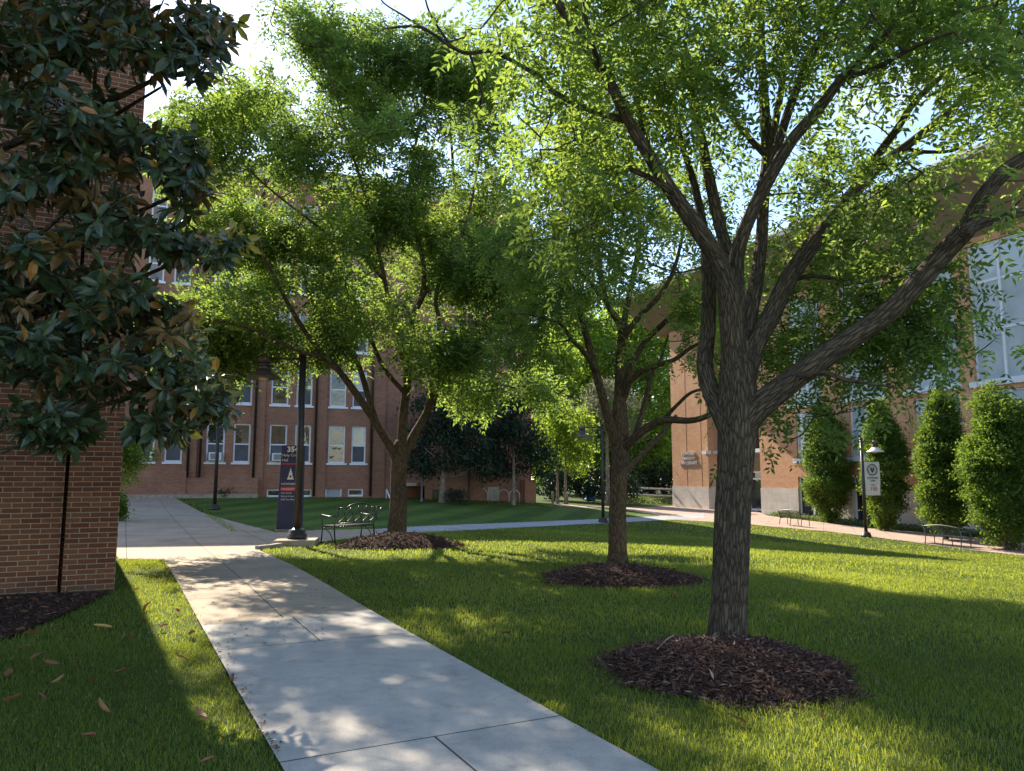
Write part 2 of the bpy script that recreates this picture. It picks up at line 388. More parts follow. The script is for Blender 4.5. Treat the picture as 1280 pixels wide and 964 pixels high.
# ------------------------------------------------------------------ sheets on the ground
def sheet(name, pts, off, mat, maxe=.9, kind='structure'):
    bm = bmesh.new(); vs = [bm.verts.new((p[0], p[1], 0)) for p in pts]; bm.faces.new(vs)
    bmesh.ops.triangulate(bm, faces=bm.faces[:])
    for _ in range(9):
        es = [e for e in bm.edges if e.calc_length() > maxe]
        if not es: break
        bmesh.ops.subdivide_edges(bm, edges=es, cuts=1, use_grid_fill=False)
        bmesh.ops.triangulate(bm, faces=[f for f in bm.faces if len(f.verts) > 3])
    co = np.array([v.co[:] for v in bm.verts]); z = H(co[:,0], co[:,1]) + off
    for v, zz in zip(bm.verts, z): v.co.z = zz
    bmesh.ops.recalc_face_normals(bm, faces=bm.faces[:])
    if sum(f.normal.z for f in bm.faces) < 0: bmesh.ops.reverse_faces(bm, faces=bm.faces[:])
    me = bpy.data.meshes.new(name); bm.to_mesh(me); bm.free()
    o = link(name, me, mat); tag(o, kind=kind); return o
def inpoly(x, y, poly):
    inside = np.zeros(x.shape, bool); n = len(poly)
    for i in range(n):
        x0, y0 = poly[i][0], poly[i][1]; x1, y1 = poly[(i+1) % n][0], poly[(i+1) % n][1]
        if y0 == y1: continue
        c = ((y0 > y) != (y1 > y)) & (x < (x1-x0)*(y-y0)/(y1-y0)+x0)
        inside ^= c
    return inside
g2 = lambda lst: [G(*p)[:2] for p in lst]

# ground: one sheet, finer close by
def axis(lo, hi, near, fine, coarse):
    a = list(np.arange(near[0], near[1]+1e-6, fine)); x = near[1]; st = fine
    while x < hi: st = min(st*1.35, coarse); x += st; a.append(x)
    x = near[0]; st = fine
    while x > lo: st = min(st*1.35, coarse); x -= st; a.insert(0, x)
    return np.array(a)
gx = axis(-900, 900, (-26, 30), .8, 120); gy = axis(-300, 1500, (0, 72), .8, 120)
XX, YY = np.meshgrid(gx, gy); ZZ = H(XX, YY)
nx, ny = len(gx), len(gy); idx = np.arange(nx*ny).reshape(ny, nx)
Fg = np.stack([idx[:-1,:-1], idx[:-1,1:], idx[1:,1:], idx[1:,:-1]], -1).reshape(-1, 4)
o = np_mesh('ground', np.stack([XX, YY, ZZ], -1).reshape(-1, 3), Fg, 'grass_base', smooth=True); tag(o, kind='structure')

# main path: straight edges through two ground points each
La, Lb = G(348,956)[:2], G(204,701)[:2]; Ra, Rb = G(640,865)[:2], G(366,708)[:2]
ld = (Lb-La)/np.linalg.norm(Lb-La); rd = (Rb-Ra)/np.linalg.norm(Rb-Ra)
T0, T1 = G(253,785)[:2], G(457,765)[:2]
proj = lambda p, o_, d_: o_ + d_*np.dot(p-o_, d_)
tl, tr_ = proj(T0, La, ld), proj(T1, Ra, rd)
near_path = [La-ld*5.5, Ra-rd*6.5, tr_, tl]
axis_d = (ld+rd)/np.linalg.norm(ld+rd); PANG = math.atan2(-axis_d[0], axis_d[1])      # rotation that turns the axis to +y
J0 = np.dot(np.array(G(390,805)[:2]), axis_d); acr = np.array([axis_d[1], -axis_d[0]])
W0 = np.dot(G(399,803)[:2], acr)
M['new_concrete'] = m_paving('new_concrete', (.49,.445,.39), (.41,.375,.335), -PANG, 3.05, J0, 3.2, W0, True, .8, .12)
M['aggregate'] = m_paving('aggregate', (.36,.28,.20), (.50,.42,.33), -PANG, 3.05, J0, 1.55, W0-.1, False, .9, .6)
M['cross_concrete'] = m_paving('cross_concrete', (.40,.39,.39), (.34,.33,.33), R(-60), 1.6, 0, None, 0, False, .85, .15)
M['pink_paving'] = m_paving('pink_paving', (.44,.32,.26), (.36,.26,.21), R(22), 2.4, 0, 1.5, 0, False, .85, .3)
sheet('near_path', near_path, .022, 'new_concrete', .5)
plaza = [tl, tr_] + g2([(366,708),(324,689),(349,683),(352,681),(401,678.5),(471,670.5),(470,662),(397,663.5),(345,666),(289,666),(252,641),(213,620.5),(185,619.5),(120,619.5),(118,640),(120,662),(148,700)]) + [Lb]
sheet('plaza', plaza, .020, 'aggregate', .8)
cross = g2([(470,670.5),(504,668),(595,663),(720,656),(839,650),(880,648),(880,641.5),(826,645.5),(689,651.5),(504,659.5),(470,662)])
sheet('cross_path', cross, .016, 'cross_concrete', .8)
walk = g2([(700,633),(784,638),(826,645.5),(839,650),(880,652),(935,655.5),(1035,664.5),(1154,680),(1285,703),(1285,684),(1180,668.5),(1090,660),(1021,652.5),(960,645),(951,641.5),(940,635),(890,635),(842,632.5),(784,634),(690,630.5)])
wend = walk[8]; 
walk[8:10] = [walk[8]+np.array([6,-8.]), walk[9]+np.array([6,-8.])]
sheet('walkway', walk, .012, 'pink_paving', 1.0)
lawn2 = g2([(223,621.5),(262,640),(299,665.5),(345,665.5),(397,663),(470,661.5),(504,659),(689,651),(824,645),(822,643.5),(784,638.5),(700,634),(600,630.5),(470,625.5),(330,623),(240,621)])
sheet('far_lawn', lawn2, .012, 'far_lawn', 1.0)
soilbed = g2([(0,728),(88,727),(143,736),(135,745),(70,775),(10,800),(-60,815),(-90,740)])
sheet('soil_bed', soilbed, .03, 'soil', .35)
PAVED = [near_path, plaza, cross, walk]
NOGRASS = PAVED + [soilbed]

# ------------------------------------------------------------------ brick building close on the left
def solve_plane(O, th, px, py):
    """pixel -> (along, z) on the vertical plane through O with heading th"""
    r = ray(px, py); a = np.array([math.cos(th), math.sin(th)])
    A = np.array([[a[0], -r[0]],[a[1], -r[1]]]); s, t = np.linalg.solve(A, -np.array(O[:2]))
    return s, CAMZ + t*r[2]
c0 = ray(143,735)*10.2; TH0 = R(27)
B0 = empty('brick_building', (c0[0], c0[1], 0), TH0, 'tall red brick building corner with a pilaster, partly behind the magnolia at left', 'building')
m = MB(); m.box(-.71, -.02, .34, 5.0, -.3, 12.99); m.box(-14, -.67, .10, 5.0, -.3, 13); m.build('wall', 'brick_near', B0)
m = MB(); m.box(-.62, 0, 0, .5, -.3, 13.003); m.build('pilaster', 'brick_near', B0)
m = MB(); m.box(-14.1, .1, -.1, 5.1, 13.003, 13.25); m.build('coping', 'concrete_trim', B0)

# ------------------------------------------------------------------ window helpers
def wall_holes(mb, x0, x1, z0, z1, holes, y=0, depth=.22):
    xs = sorted({x0, x1, *[h[0] for h in holes], *[h[1] for h in holes]}); xs = [x for x in xs if x0 <= x <= x1]
    zs = sorted({z0, z1, *[h[2] for h in holes], *[h[3] for h in holes]}); zs = [z for z in zs if z0 <= z <= z1]
    for i in range(len(xs)-1):
        for j in range(len(zs)-1):
            cx, cz = (xs[i]+xs[i+1])/2, (zs[j]+zs[j+1])/2
            if any(h[0] < cx < h[1] and h[2] < cz < h[3] for h in holes): continue
            mb.quad((xs[i],y,zs[j]),(xs[i+1],y,zs[j]),(xs[i+1],y,zs[j+1]),(xs[i],y,zs[j+1]))
    for a, b, c, d in holes:
        y2 = y+depth
        mb.quad((a,y,c),(a,y,d),(a,y2,d),(a,y2,c)); mb.quad((b,y,d),(b,y,c),(b,y2,c),(b,y2,d))
        mb.quad((a,y,d),(b,y,d),(b,y2,d),(a,y2,d)); mb.quad((b,y,c),(a,y,c),(a,y2,c),(b,y2,c))
def sash_window(root, a, b, c, d, y=.10, screen=True):
    fw = .085; mid = c+(d-c)*.47
    f = MB(); f.box(a, a+fw, y, y+.09, c, d).box(b-fw, b, y, y+.09, c, d).box(a+fw, b-fw, y, y+.09, d-fw, d).box(a+fw, b-fw, y, y+.09, c, c+fw)
    f.box(a+fw, b-fw, y+.012, y+.075, mid-.035, mid+.035)
    w = f.build('window', 'white_paint', root)
    p = MB(); p.box(a+fw, b-fw, y+.05, y+.06, mid+.035, d-fw); p.build('pane', random.choice(['pane_left','pane_left','pane_blind','pane_dark']), w)
    p = MB(); p.box(a+fw, b-fw, y+.035, y+.05, c+fw, mid-.035); p.build('insect_screen' if screen else 'pane', 'screen' if screen else 'pane_left', w)
    s = MB(); s.box(a-.1, b+.1, -.07, y+.02, c-.11, c-.002); s.build('sill', 'concrete_trim' if False else 'white_paint', w)
    return w

# ------------------------------------------------------------------ long brick hall, ahead on the left
TH1 = R(22); O1 = P(420, 598, 44.0)
BL = empty('brick_hall', (O1[0], O1[1], 0), TH1, 'long red brick hall with rows of white sash windows behind the trees', 'building')
S = lambda px, py=575: solve_plane(O1, TH1, px, py)
xl, xr = S(-60)[0], S(664)[0]
ROOFZ = 19.4
cols_px = [(128,149),(171,192),(205,227),(257,280),(291,312),(336,358),(368,388),(410,431),(439,457)]
cols = [(S(a)[0], S(b)[0]) for a, b in cols_px]
rcols = [(S(a)[0], S(b)[0]) for a, b in [(538,553),(566,581),(596,611),(628,642)]]
zs1 = S(420,579)[1]; hh = 2.16; pitch = 3.28
holes = []; wins = []
for r_ in range(5):
    zc = zs1 + pitch*r_
    for i, (a, b) in enumerate(cols): holes.append((a, b, zc, zc+hh)); wins.append((a, b, zc, zc+hh, r_, i))
    if r_ >= 1:
        for i, (a, b) in enumerate(rcols): holes.append((a, b, zc, zc+hh)); wins.append((a, b, zc, zc+hh, r_, 20+i))
bz0, bz1 = S(420,621)[1], S(420,611.5)[1]
basement = [(S(335)[0], S(356)[0]), (S(368)[0], S(391)[0]), (S(436)[0], S(455)[0])]
ventx = (S(408)[0], S(428)[0])
for a, b in basement: holes.append((a, b, bz0, bz1))
holes.append((ventx[0], ventx[1], bz0, bz1))
dx0, dx1 = S(492)[0], S(532)[0]; dz = S(500,608)[1]
holes.append((dx0, dx1, -.6, dz))
ex0, ex1 = S(541)[0], S(553)[0]; holes.append((ex0, ex1, -.6, S(545,612)[1]))
vx0, vx1 = S(610)[0], S(624)[0]; vz0, vz1 = S(617,626)[1], S(617,609)[1]
holes.append((vx0, vx1, vz0, vz1))
m = MB(); wall_holes(m, xl, xr, -.8, ROOFZ, holes)
m.quad((xr,0,-.8),(xr,14,-.8),(xr,14,ROOFZ),(xr,0,ROOFZ)); m.quad((xl,14,-.8),(xl,0,-.8),(xl,0,ROOFZ),(xl,14,ROOFZ)); m.quad((xr,14,-.8),(xl,14,-.8),(xl,14,ROOFZ),(xr,14,ROOFZ))
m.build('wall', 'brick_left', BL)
m = MB(); m.box(xl-.25, xr+.25, -.35, 14.3, ROOFZ+.002, ROOFZ+.25).box(xl-.1, xr+.1, -.2, 14.1, ROOFZ-.45, ROOFZ-.003); m.build('cornice', 'concrete_trim', BL)
m = MB(); m.box(xl-.1, xr+.1, -.15, 14.1, ROOFZ+.252, ROOFZ+.5); m.build('roof', 'roof', BL)
for a, b, c, d, r_, i in wins: sash_window(BL, a, b, c, d, screen=(i % 2 == 0 or r_ == 0) and i != 7)
for a, b in basement:
    f = MB(); f.box(a, a+.08, .08, .16, bz0, bz1).box(b-.08, b, .08, .16, bz0, bz1).box(a+.08, b-.08, .08, .16, bz1-.07, bz1).box(a+.08, b-.08, .08, .16, bz0, bz0+.11)
    w = f.build('basement_window', 'white_paint', BL); p = MB(); p.box(a+.08, b-.08, .12, .13, bz0+.11, bz1-.07); p.build('pane', 'dark_glass', w)
f = MB(); a, b = ventx
f.box(a, a+.06, .02, .14, bz0, bz1).box(b-.06, b, .02, .14, bz0, bz1)
nsl = 7
for k in range(nsl):
    z = bz0 + (bz1-bz0)*k/nsl; f.quad((a+.06,.03,z),(b-.06,.03,z),(b-.06,.13,z+(bz1-bz0)/nsl*.95),(a+.06,.13,z+(bz1-bz0)/nsl*.95))
f.build('louvre_vent', 'alu', BL)
f = MB(); f.box(vx0, vx0+.07, .02, .14, vz0, vz1).box(vx1-.07, vx1, .02, .14, vz0, vz1).box(vx0+.07, vx1-.07, .02, .14, vz1-.07, vz1)
for k in range(9):
    z = vz0 + (vz1-vz0-.07)*k/9; f.quad((vx0+.07,.03,z),(vx1-.07,.03,z),(vx1-.07,.13,z+.12),(vx0+.07,.13,z+.12))
f.build('louvre_vent', 'limestone', BL)
# recess behind the service door and plain dark opening
m = MB(); m.box(dx0-.1, dx1+.1, 1.4, 1.5, -.8, dz+.1).box(dx0-.1, dx1+.1, .2, 1.5, dz+.002, dz+.1); m.build('recess_wall', 'brick_left', BL)
m = MB(); m.box(dx0+.1, dx0+1.15, 1.33, 1.39, -.2, dz-.35); dr = m.build('service_door', 'brown_door', BL)
m = MB(); m.box(dx0+1.0, dx0+1.06, 1.27, 1.33, .95, 1.1); m.build('handle', 'pale_metal', dr)
m = MB(); m.box(S(503)[0], S(519)[0], -.35, 0.0, dz+.02, dz+.2); m.build('door_canopy', 'limestone', BL)
m = MB(); m.box(ex0+.05, ex1-.05, .14, .2, -.6, S(545,612)[1]-.05); m.build('service_door', 'dark_glass', BL)
# brick pilasters, drain pipes, end pier
for px in (238, 322, 400, 474):
    a = S(px)[0]; m = MB(); m.box(a-.42, a+.30, -.11, -.002, -.6, ROOFZ-.46); m.build('pilaster', 'brick_left', BL)
for px in (235, 250, 317, 393, 463):
    a = S(px)[0]; z0 = S(px, 597 if px < 330 else 620)[1]
    m = MB(); m.tube([(a, -.2, z0), (a, -.2, ROOFZ-.5)], .065, 8)
    for z in (4.5, 8, 11.5, 15): m.box(a-.09, a+.09, -.28, -.11, z, z+.06)
    m.build('drain_pipe', 'dark_metal', BL)
m = MB(); m.box(S(651)[0], xr+.02, -.7, -.002, -.8, S(655,600)[1]); m.build('pier', 'brick_fin', BL)
m = MB(); m.box(S(586)[0]-.06, S(586)[0]+.06, -.12, -.003, -.5, ROOFZ-.46); m.build('drain_pipe', 'dark_metal', BL)
# low brick apron and concrete base at the left
za = S(190,589)[1]; zb = S(280,597.5)[1]
m = MB(); m.box(xl, S(234)[0], -.5, -.003, -.6, za); m.build('low_apron', 'brick_left', BL)
m = MB(); m.box(S(234)[0], S(323)[0], -.42, -.004, -.6, zb); m.build('low_apron', 'brick_left', BL)
m = MB(); m.box(xl, S(323)[0], -.62, -.51, -.6, S(250,617.5)[1]); m.build('concrete_base', 'kerb', BL)

ac_i = 0
ac_labels = {1:'white window air conditioner in the lowest row, leftmost, beside the magnolia', 3:'white window air conditioner behind the dark lamp post on the long lawn edge', 5:'white window air conditioner directly above the navy sign'}
mtx = Matrix.Translation(BL.location) @ Matrix.Rotation(TH1, 4, 'Z')
for i in (1, 3, 5):
    a, b = cols[i]; cx = (a+b)/2
    w = mtx @ Vector((cx, -.12, zs1+.09))
    A = empty('air_conditioner', w, TH1, ac_labels[i], 'air conditioner', 'window air conditioners on the brick hall')
    bd = MB(); bd.box(-.33, .33, -.25, .2, 0, .44); bd.build('housing', 'ac', A, .015)
    g = MB(); g.box(-.24, .2, -.262, -.25, .07, .37)
    g.build('grille', 'ac_grille', A)
    g = MB()
    for k in range(6): g.box(-.24, .2, -.272, -.262, .085+k*.05, .10+k*.05)
    g.build('slats', 'ac', A)

# ------------------------------------------------------------------ library building on the right
TH2 = R(-68); O2 = np.array([17.7, 55.0])
BR = empty('library_building', (O2[0], O2[1], 0), TH2, 'tan brick library with tall windows, stone base and deep overhanging roof', 'building')
Q = lambda px, py: solve_plane(O2, TH2, px, py)
x_far, x_near = Q(841, 600)[0], 45.0
ent0, ent1 = Q(886, 600)[0], Q(951, 600)[0]
zbase = -2.0; zst = Q(960, 610)[1]; ztop = 14.2
wins2 = [(3.6,6.45),(8.25,11.45),(12.95,16.15),(17.05,20.25),(21.7,24.9),(26.3,29.5),(30.9,34.1)]
zs2 = 6.55; zt2 = 13.75
holes2 = []
for a, b in wins2: holes2.append((a, b, zs2, zt2)); holes2.append((a+.35, b-.05, 2.9, zs2-.5)); holes2.append((a+.35, b-.05, -1.0, 1.7))
m = MB(); wall_holes(m, ent1, x_near, zst, ztop, [h for h in holes2 if h[2] > zst] + [(h[0], h[1], zst, h[3]) for h in holes2 if h[2] < zst and h[3] > zst], 0, .3)
wall_holes(m, x_far, ent0, zst, ztop, [], 0, .3)
m.quad((x_far,16,zbase),(x_far,0,zst),(x_far,0,ztop),(x_far,16,ztop))
m.quad((x_near,0,zst),(x_near,16,zst),(x_near,16,ztop),(x_near,0,ztop))
m.quad((ent0,0,zst),(ent0,2.6,zst),(ent0,2.6,ztop),(ent0,0,ztop)); m.quad((ent1,2.6,zst),(ent1,0,zst),(ent1,0,ztop),(ent1,2.6,ztop))
m.build('wall', 'brick_right', BR)
m = MB(); m.box(Q(895,600)[0]-.9, ent1, 2.6, 2.8, zst+2.9, ztop); m.build('entrance_wall', 'brown_door', BR)
m = MB(); wall_holes(m, ent1, x_near, zbase, zst-.002, [(h[0], h[1], h[2], min(h[3], zst-.002)) for h in holes2 if h[2] < zst], -.05, .35)
wall_holes(m, x_far-.05, ent0, zbase, zst-.002, [], -.05, .3)
m.quad((ent0,-.05,zbase),(ent0,2.6,zbase),(ent0,2.6,zst-.002),(ent0,-.05,zst-.002)); m.quad((ent1,2.6,zbase),(ent1,-.05,zbase),(ent1,-.05,zst-.002),(ent1,2.6,zst-.002))
m.quad((x_far-.05,-.05,zst-.002),(ent0,-.05,zst-.002),(ent0,.0,zst-.002),(x_far-.05,.0,zst-.002)); m.quad((ent1,-.05,zst-.002),(x_near,-.05,zst-.002),(x_near,.0,zst-.002),(ent1,.0,zst-.002))
m.quad((x_far-.05,16,zbase),(x_far-.05,-.05,zbase),(x_far-.05,-.05,zst-.002),(x_far-.05,16,zst-.002))
m.build('stone_base', 'limestone', BR)
def big_window(root, a, b, c, d, trans, y=.14, sill=True, mat='blind', mull=True):
    fw = .09; f = MB(); mid = (a+b)/2
    f.box(a, a+fw, y, y+.12, c, d).box(b-fw, b, y, y+.12, c, d).box(a+fw, b-fw, y, y+.12, d-fw, d).box(a+fw, b-fw, y, y+.12, c, c+fw)
    if mull: f.box(mid-.07, mid+.07, y-.03, y+.11, c+fw, d-fw)
    for z in trans:
        if mull: f.box(a+fw, mid-.07, y+.004, y+.1, z-.07, z+.07).box(mid+.07, b-fw, y+.004, y+.1, z-.07, z+.07)
        else: f.box(a+fw, b-fw, y+.004, y+.1, z-.07, z+.07)
    w = f.build('window', 'alu', root)
    zz = [c+fw] + [v for z in trans for v in (z-.07, z+.07)] + [d-fw]
    halves = [(a+fw, mid-.07), (mid+.07, b-fw)] if mull else [(a+fw, b-fw)]
    p = MB()
    for h0, h1 in halves:
        for k in range(0, len(zz), 2): p.box(h0, h1, y+.05, y+.06, zz[k], zz[k+1])
    p.build('pane', mat, w)
    if sill:
        s = MB(); s.box(a-.25, b+.15, -.16, y, c-.28, c-.003); s.build('sill', 'alu', w)
    return w
for a, b in wins2:
    big_window(BR, a, b, zs2, zt2, (9.2, 11.75))
    big_window(BR, a+.35, b-.05, 2.9, zs2-.5, (4.6,), sill=True, mull=True)
    big_window(BR, a+.35, b-.05, -1.0, 1.7, (), sill=False, mat='dark_glass')
# roof: deep overhang with thin bright edge
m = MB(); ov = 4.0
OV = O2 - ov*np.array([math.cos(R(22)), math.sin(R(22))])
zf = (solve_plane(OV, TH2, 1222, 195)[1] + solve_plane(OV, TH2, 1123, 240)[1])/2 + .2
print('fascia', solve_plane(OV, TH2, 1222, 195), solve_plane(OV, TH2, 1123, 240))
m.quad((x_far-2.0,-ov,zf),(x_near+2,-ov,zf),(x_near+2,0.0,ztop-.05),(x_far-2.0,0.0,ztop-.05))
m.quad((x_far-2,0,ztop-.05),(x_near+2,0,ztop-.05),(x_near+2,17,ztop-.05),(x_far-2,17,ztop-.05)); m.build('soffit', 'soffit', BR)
m = MB(); m.box(x_far-2.1, x_near+2.1, -ov-.1, -ov-.002, zf-.02, zf+.32).box(x_far-2.1, x_near+2.1, -ov-.16, -ov-.102, zf+.2, zf+.36); m.build('fascia', 'fascia', BR)
m = MB(); m.quad((x_far-2.1,-ov-.002,zf+.3),(x_near+2.1,-ov-.002,zf+.3),(x_near+2.1,17,zf+1.6),(x_far-2.1,17,zf+1.6)); m.build('roof', 'roof', BR)
# entrance
xd0, xd1 = Q(908,620)[0], ent1-.02
zdg = -.86; m = MB()
for a in (xd0, (xd0+xd1)/2-.05, xd1-.12): m.box(a, a+.12, 2.2, 2.34, zdg, zdg+3.0)
m.box(xd0+.12, xd1-.12, 2.205, 2.33, zdg+2.35, zdg+2.5).box(xd0+.12, xd1-.12, 2.205, 2.33, zdg+2.88, zdg+3.0).box(xd0+.12, xd1-.12, 2.21, 2.32, zdg+.02, zdg+.16)
er = m.build('entrance_door', 'white_paint', BR)
p = MB(); p.box(xd0+.1, xd1-.1, 2.26, 2.28, zdg+.1, zdg+2.95); p.build('pane', 'dark_glass', er)
h_ = MB()
for a in ((xd0+xd1)/2-.2, (xd0+xd1)/2+.2): h_.tube([(a,2.12,zdg+.9),(a,2.12,zdg+1.5)], .025, 8)
h_.build('handle', 'pale_metal', er)
m = MB(); m.box(ent0-.0+.003, ent1-.003, .5, 2.5, zdg+4.35, zdg+4.62); m.build('entrance_canopy', 'alu', BR)
m = MB(); m.box(ent0-.35, ent0+.25, -.35, .1, zdg+4.35, zdg+4.62); m.build('light_bracket', 'alu', BR)
m = MB(); m.box(ent0-2.9, ent0-2.84, -.012, -.001, zst, ztop).box(ent0-.9, ent0-.84, -.012, -.001, zst, ztop); m.build('control_joint', 'brick_fin', BR)
for s_, py, sz in (('HOWARD', 567.5, .40), ('UNIVERSITY', 573.3, .33), ('LAW LIBRARY', 579.2, .40)):
    xx, zz = Q(861, py); text_part(s_, sz, 'letter', BR, (xx, -.05, zz-.12), (R(90),0,0), ext=.03)

# ------------------------------------------------------------------ street lamps
def street_lamp(loc, rz, label, Hh=4.6, arm=.85, shade='lamp_shade', rad=.075, plinth=None, banner=False):
    r = empty('street_lamp', loc, rz, label, 'street lamp', 'campus street lamps')
    z0 = 0
    if plinth:
        m = MB(); m.box(-plinth/2, plinth/2, -plinth/2, plinth/2, -.25, .16); m.build('plinth', 'plinth', r, .02); z0 = .16
    m = MB(); m.lathe([(.23,z0),(.23,z0+.10),(.20,z0+.115),(.20,z0+.20),(.13,z0+.225),(.10,z0+.26)], n=24); m.build('base', 'dark_metal', r)
    m = MB(); m.lathe([(rad*1.05, z0+.2),(rad, Hh*.5),(rad*.92, Hh)], n=16); m.lathe([(rad*1.15,Hh),(rad*1.15,Hh+.05),(.02,Hh+.1)], n=16)
    m.build('pole', 'dark_metal', r)
    m = MB(); m.tube([(-rad,0,Hh-.1),(-arm*.5,0,Hh-.1),(-arm+.0,0,Hh-.1)], .028, 8).tube([(-rad,0,Hh-.3),(-arm*.35,0,Hh-.14)], .018, 8); m.build('arm', 'dark_metal', r)
    m = MB(); c = (-arm, 0, Hh-.1)
    m.lathe([(.03,.06),(.12,.05),(.165,0.0),(.165,-.12)], c, 20).lathe([(.14,-.125),(.14,-.15)], c, 20).lathe([(.165,-.155),(.165,-.19)], c, 20).lathe([(.15,-.195),(.15,-.30)], c, 20)
    m.build('lamp_housing', 'lamp_shade', r)
    m = MB(); m.lathe([(.17,-.28),(.22,-.36),(.39,-.47),(.40,-.50),(.37,-.49),(.2,-.40)], c, 28); m.build('lamp_shade', shade, r)
    m = MB(); m.lathe([(.14,-.38),(.15,-.46),(.10,-.53),(.02,-.55)], c, 16); m.build('lens', 'lens', r)
    return r
lp = G(371, 682)
street_lamp((lp[0], lp[1], lp[2]+.0), R(8), 'dark brown street lamp on a concrete block beside the black bench', 4.62, .92, plinth=.95, rad=.085)
p = P(268, 638, 33); street_lamp((p[0], p[1], H(p[0],p[1])), R(60), 'dark lamp post at the lawn edge left of the navy sign, head hidden by leaves', 4.62)
p = P(225, 618, 43); street_lamp((p[0], p[1], H(p[0],p[1])), R(100), 'farthest lamp post at left, close to the brick hall base', 4.62)
p = P(754, 656, 36); street_lamp((p[0], p[1], H(p[0],p[1])), R(4), 'black street lamp between the middle and right trees on the cross path', 4.62, .95)
p = P(1083, 672, 36); rl = (p[0], p[1], H(p[0],p[1]))
street_lamp(rl, R(180+12), 'black street lamp with a pale shade holding the white banner', 4.62, .75, shade='lamp_white')
# banner hanging on the right lamp
bn = empty('banner', (rl[0], rl[1], rl[2]), R(12), 'narrow off-white banner with round emblem and red number on the lamp post', 'banner')
m = MB(); nb = 10
def bx(u, k): return .10 + .82*u + (.035*math.sin(k*.6) if u > .5 else 0)
zt, zb_ = 3.55, 1.95
for k in range(nb):
    z1 = zt+(zb_-zt)*k/nb; z2 = zt+(zb_-zt)*(k+1)/nb; w1 = .03*math.sin(k*.7); w2 = .03*math.sin((k+1)*.7)
    m.quad((bx(0,k),w1*.0,z1),(bx(0,k+1),0,z2),(bx(1,k+1),w2,z2),(bx(1,k),w1,z1)); m.quad((bx(1,k),w1+.006,z1),(bx(1,k+1),w2+.006,z2),(bx(0,k+1),.006,z2),(bx(0,k),.006,z1))
m.build('cloth', 'banner', bn)
m = MB(); m.tube([(.05,.003,3.57),(.95,.003,3.57)], .014, 8).tube([(.05,.003,1.93),(.95,.003,1.93)], .014, 8); m.build('rods', 'dark_metal', bn)
m = MB(); cxb, czb = .5, 3.17
ring = [(cxb+.25*math.cos(t), -.045, czb+.25*math.sin(t)) for t in np.linspace(0, 2*math.pi, 33)]
m.tube(ring, .022, 6, False).tube([(cxb-.07,-.045,czb+.12),(cxb-.07,-.045,czb-.02),(cxb,-.045,czb-.12),(cxb+.07,-.045,czb-.02),(cxb+.07,-.045,czb+.12)], .022, 6).tube([(cxb,-.045,czb+.1),(cxb,-.045,czb-.12)], .012, 6)
m.build('emblem', 'ink', bn)
text_part('HOWARD', .13, 'ink', bn, (.5,-.045,2.74), (R(90),0,0)); text_part('LAW', .12, 'ink', bn, (.5,-.045,2.61), (R(90),0,0))
text_part('SINCE', .09, 'ink_red', bn, (.5,-.045,2.42), (R(90),0,0)); text_part('150', .26, 'ink_red', bn, (.52,-.045,2.18), (R(90),0,0))

# slim poles in the distance
def slim_pole(name, px, py, d, Hh, r, mat, label, cat='pole', xtra=None):
    p = P(px, py, d); o_ = empty(name, (p[0], p[1], H(p[0],p[1])), 0, label, cat)
    m = MB(); m.lathe([(r*1.6,-.1),(r*1.6,.12),(r,.14),(r*.9,Hh)], n=12); m.build('pole', mat, o_)
    if xtra: xtra(o_)
    return o_
slim_pole('steel_pole', 527, 627, 43, 3.9, .055, 'grey_metal', 'thin grey steel pole by the service door of the brick hall', 'pole',
          lambda o_: MB().lathe([(.06,3.9),(.03,3.96)], n=12).build('cap', 'grey_metal', o_))
def smalllamp(o_):
    m = MB(); m.tube([(0,0,3.5),(-.9,0,3.6)], .04, 8); m.build('arm', 'grey_metal', o_)
    m = MB(); m.lathe([(.08,3.62),(.12,3.45),(.38,3.25),(.4,3.2)], (-.9,0,0), 16); m.build('lamp_shade', 'lamp_white', o_)
slim_pole('street_lamp', 737, 622, 78, 3.7, .09, 'pale_metal', 'small distant street lamp with a pale shade behind the cross path', 'street lamp', smalllamp)
slim_pole('wooden_pole', 798, 624, 80, 8.5, .11, 'timber', 'weathered wooden pole rising behind the guard rail', 'pole',
          lambda o_: MB().box(-1.1,1.1,-.06,.06,4.2,4.35).build('crossarm', 'timber', o_))

# ------------------------------------------------------------------ navy pylon sign
sp_ = G(362.5, 664); SR = empty('pylon_sign', (sp_[0], sp_[1], sp_[2]), R(10), 'tall navy pylon sign reading 354 Holy Cross Hall behind the lamp post', 'sign')
sc_ = np.linalg.norm(sp_[:2])/F; SW, SH = 28*sc_, 101*sc_
m = MB(); m.prism([(-SW*.56,0),(SW*.5,0),(SW*.5,SH),(-SW*.44,SH)], -.10, .10); m.build('panel', 'navy', SR, .008)
m = MB(); m.box(-SW*.6, SW*.56, -.14, .14, -.2, .06); m.build('footing', 'plinth', SR)
fz = lambda f: SH*(1-f); yy = -.104; X0 = -SW*.41
rot = (R(90),0,0)
text_part('354', .225, 'sign_white', SR, (SW*.02,yy,fz(.075)), rot, bold=.008)
text_part('Holy Cross', .112, 'sign_white', SR, (X0,yy,fz(.13)), rot, align='LEFT'); text_part('Hall', .112, 'sign_white', SR, (X0,yy,fz(.188)), rot, align='LEFT')
m = MB(); m.box(X0-.01, SW*.46, yy-.004, yy+.005, fz(.225), fz(.210)); m.build('red_rule', 'sign_red', SR)
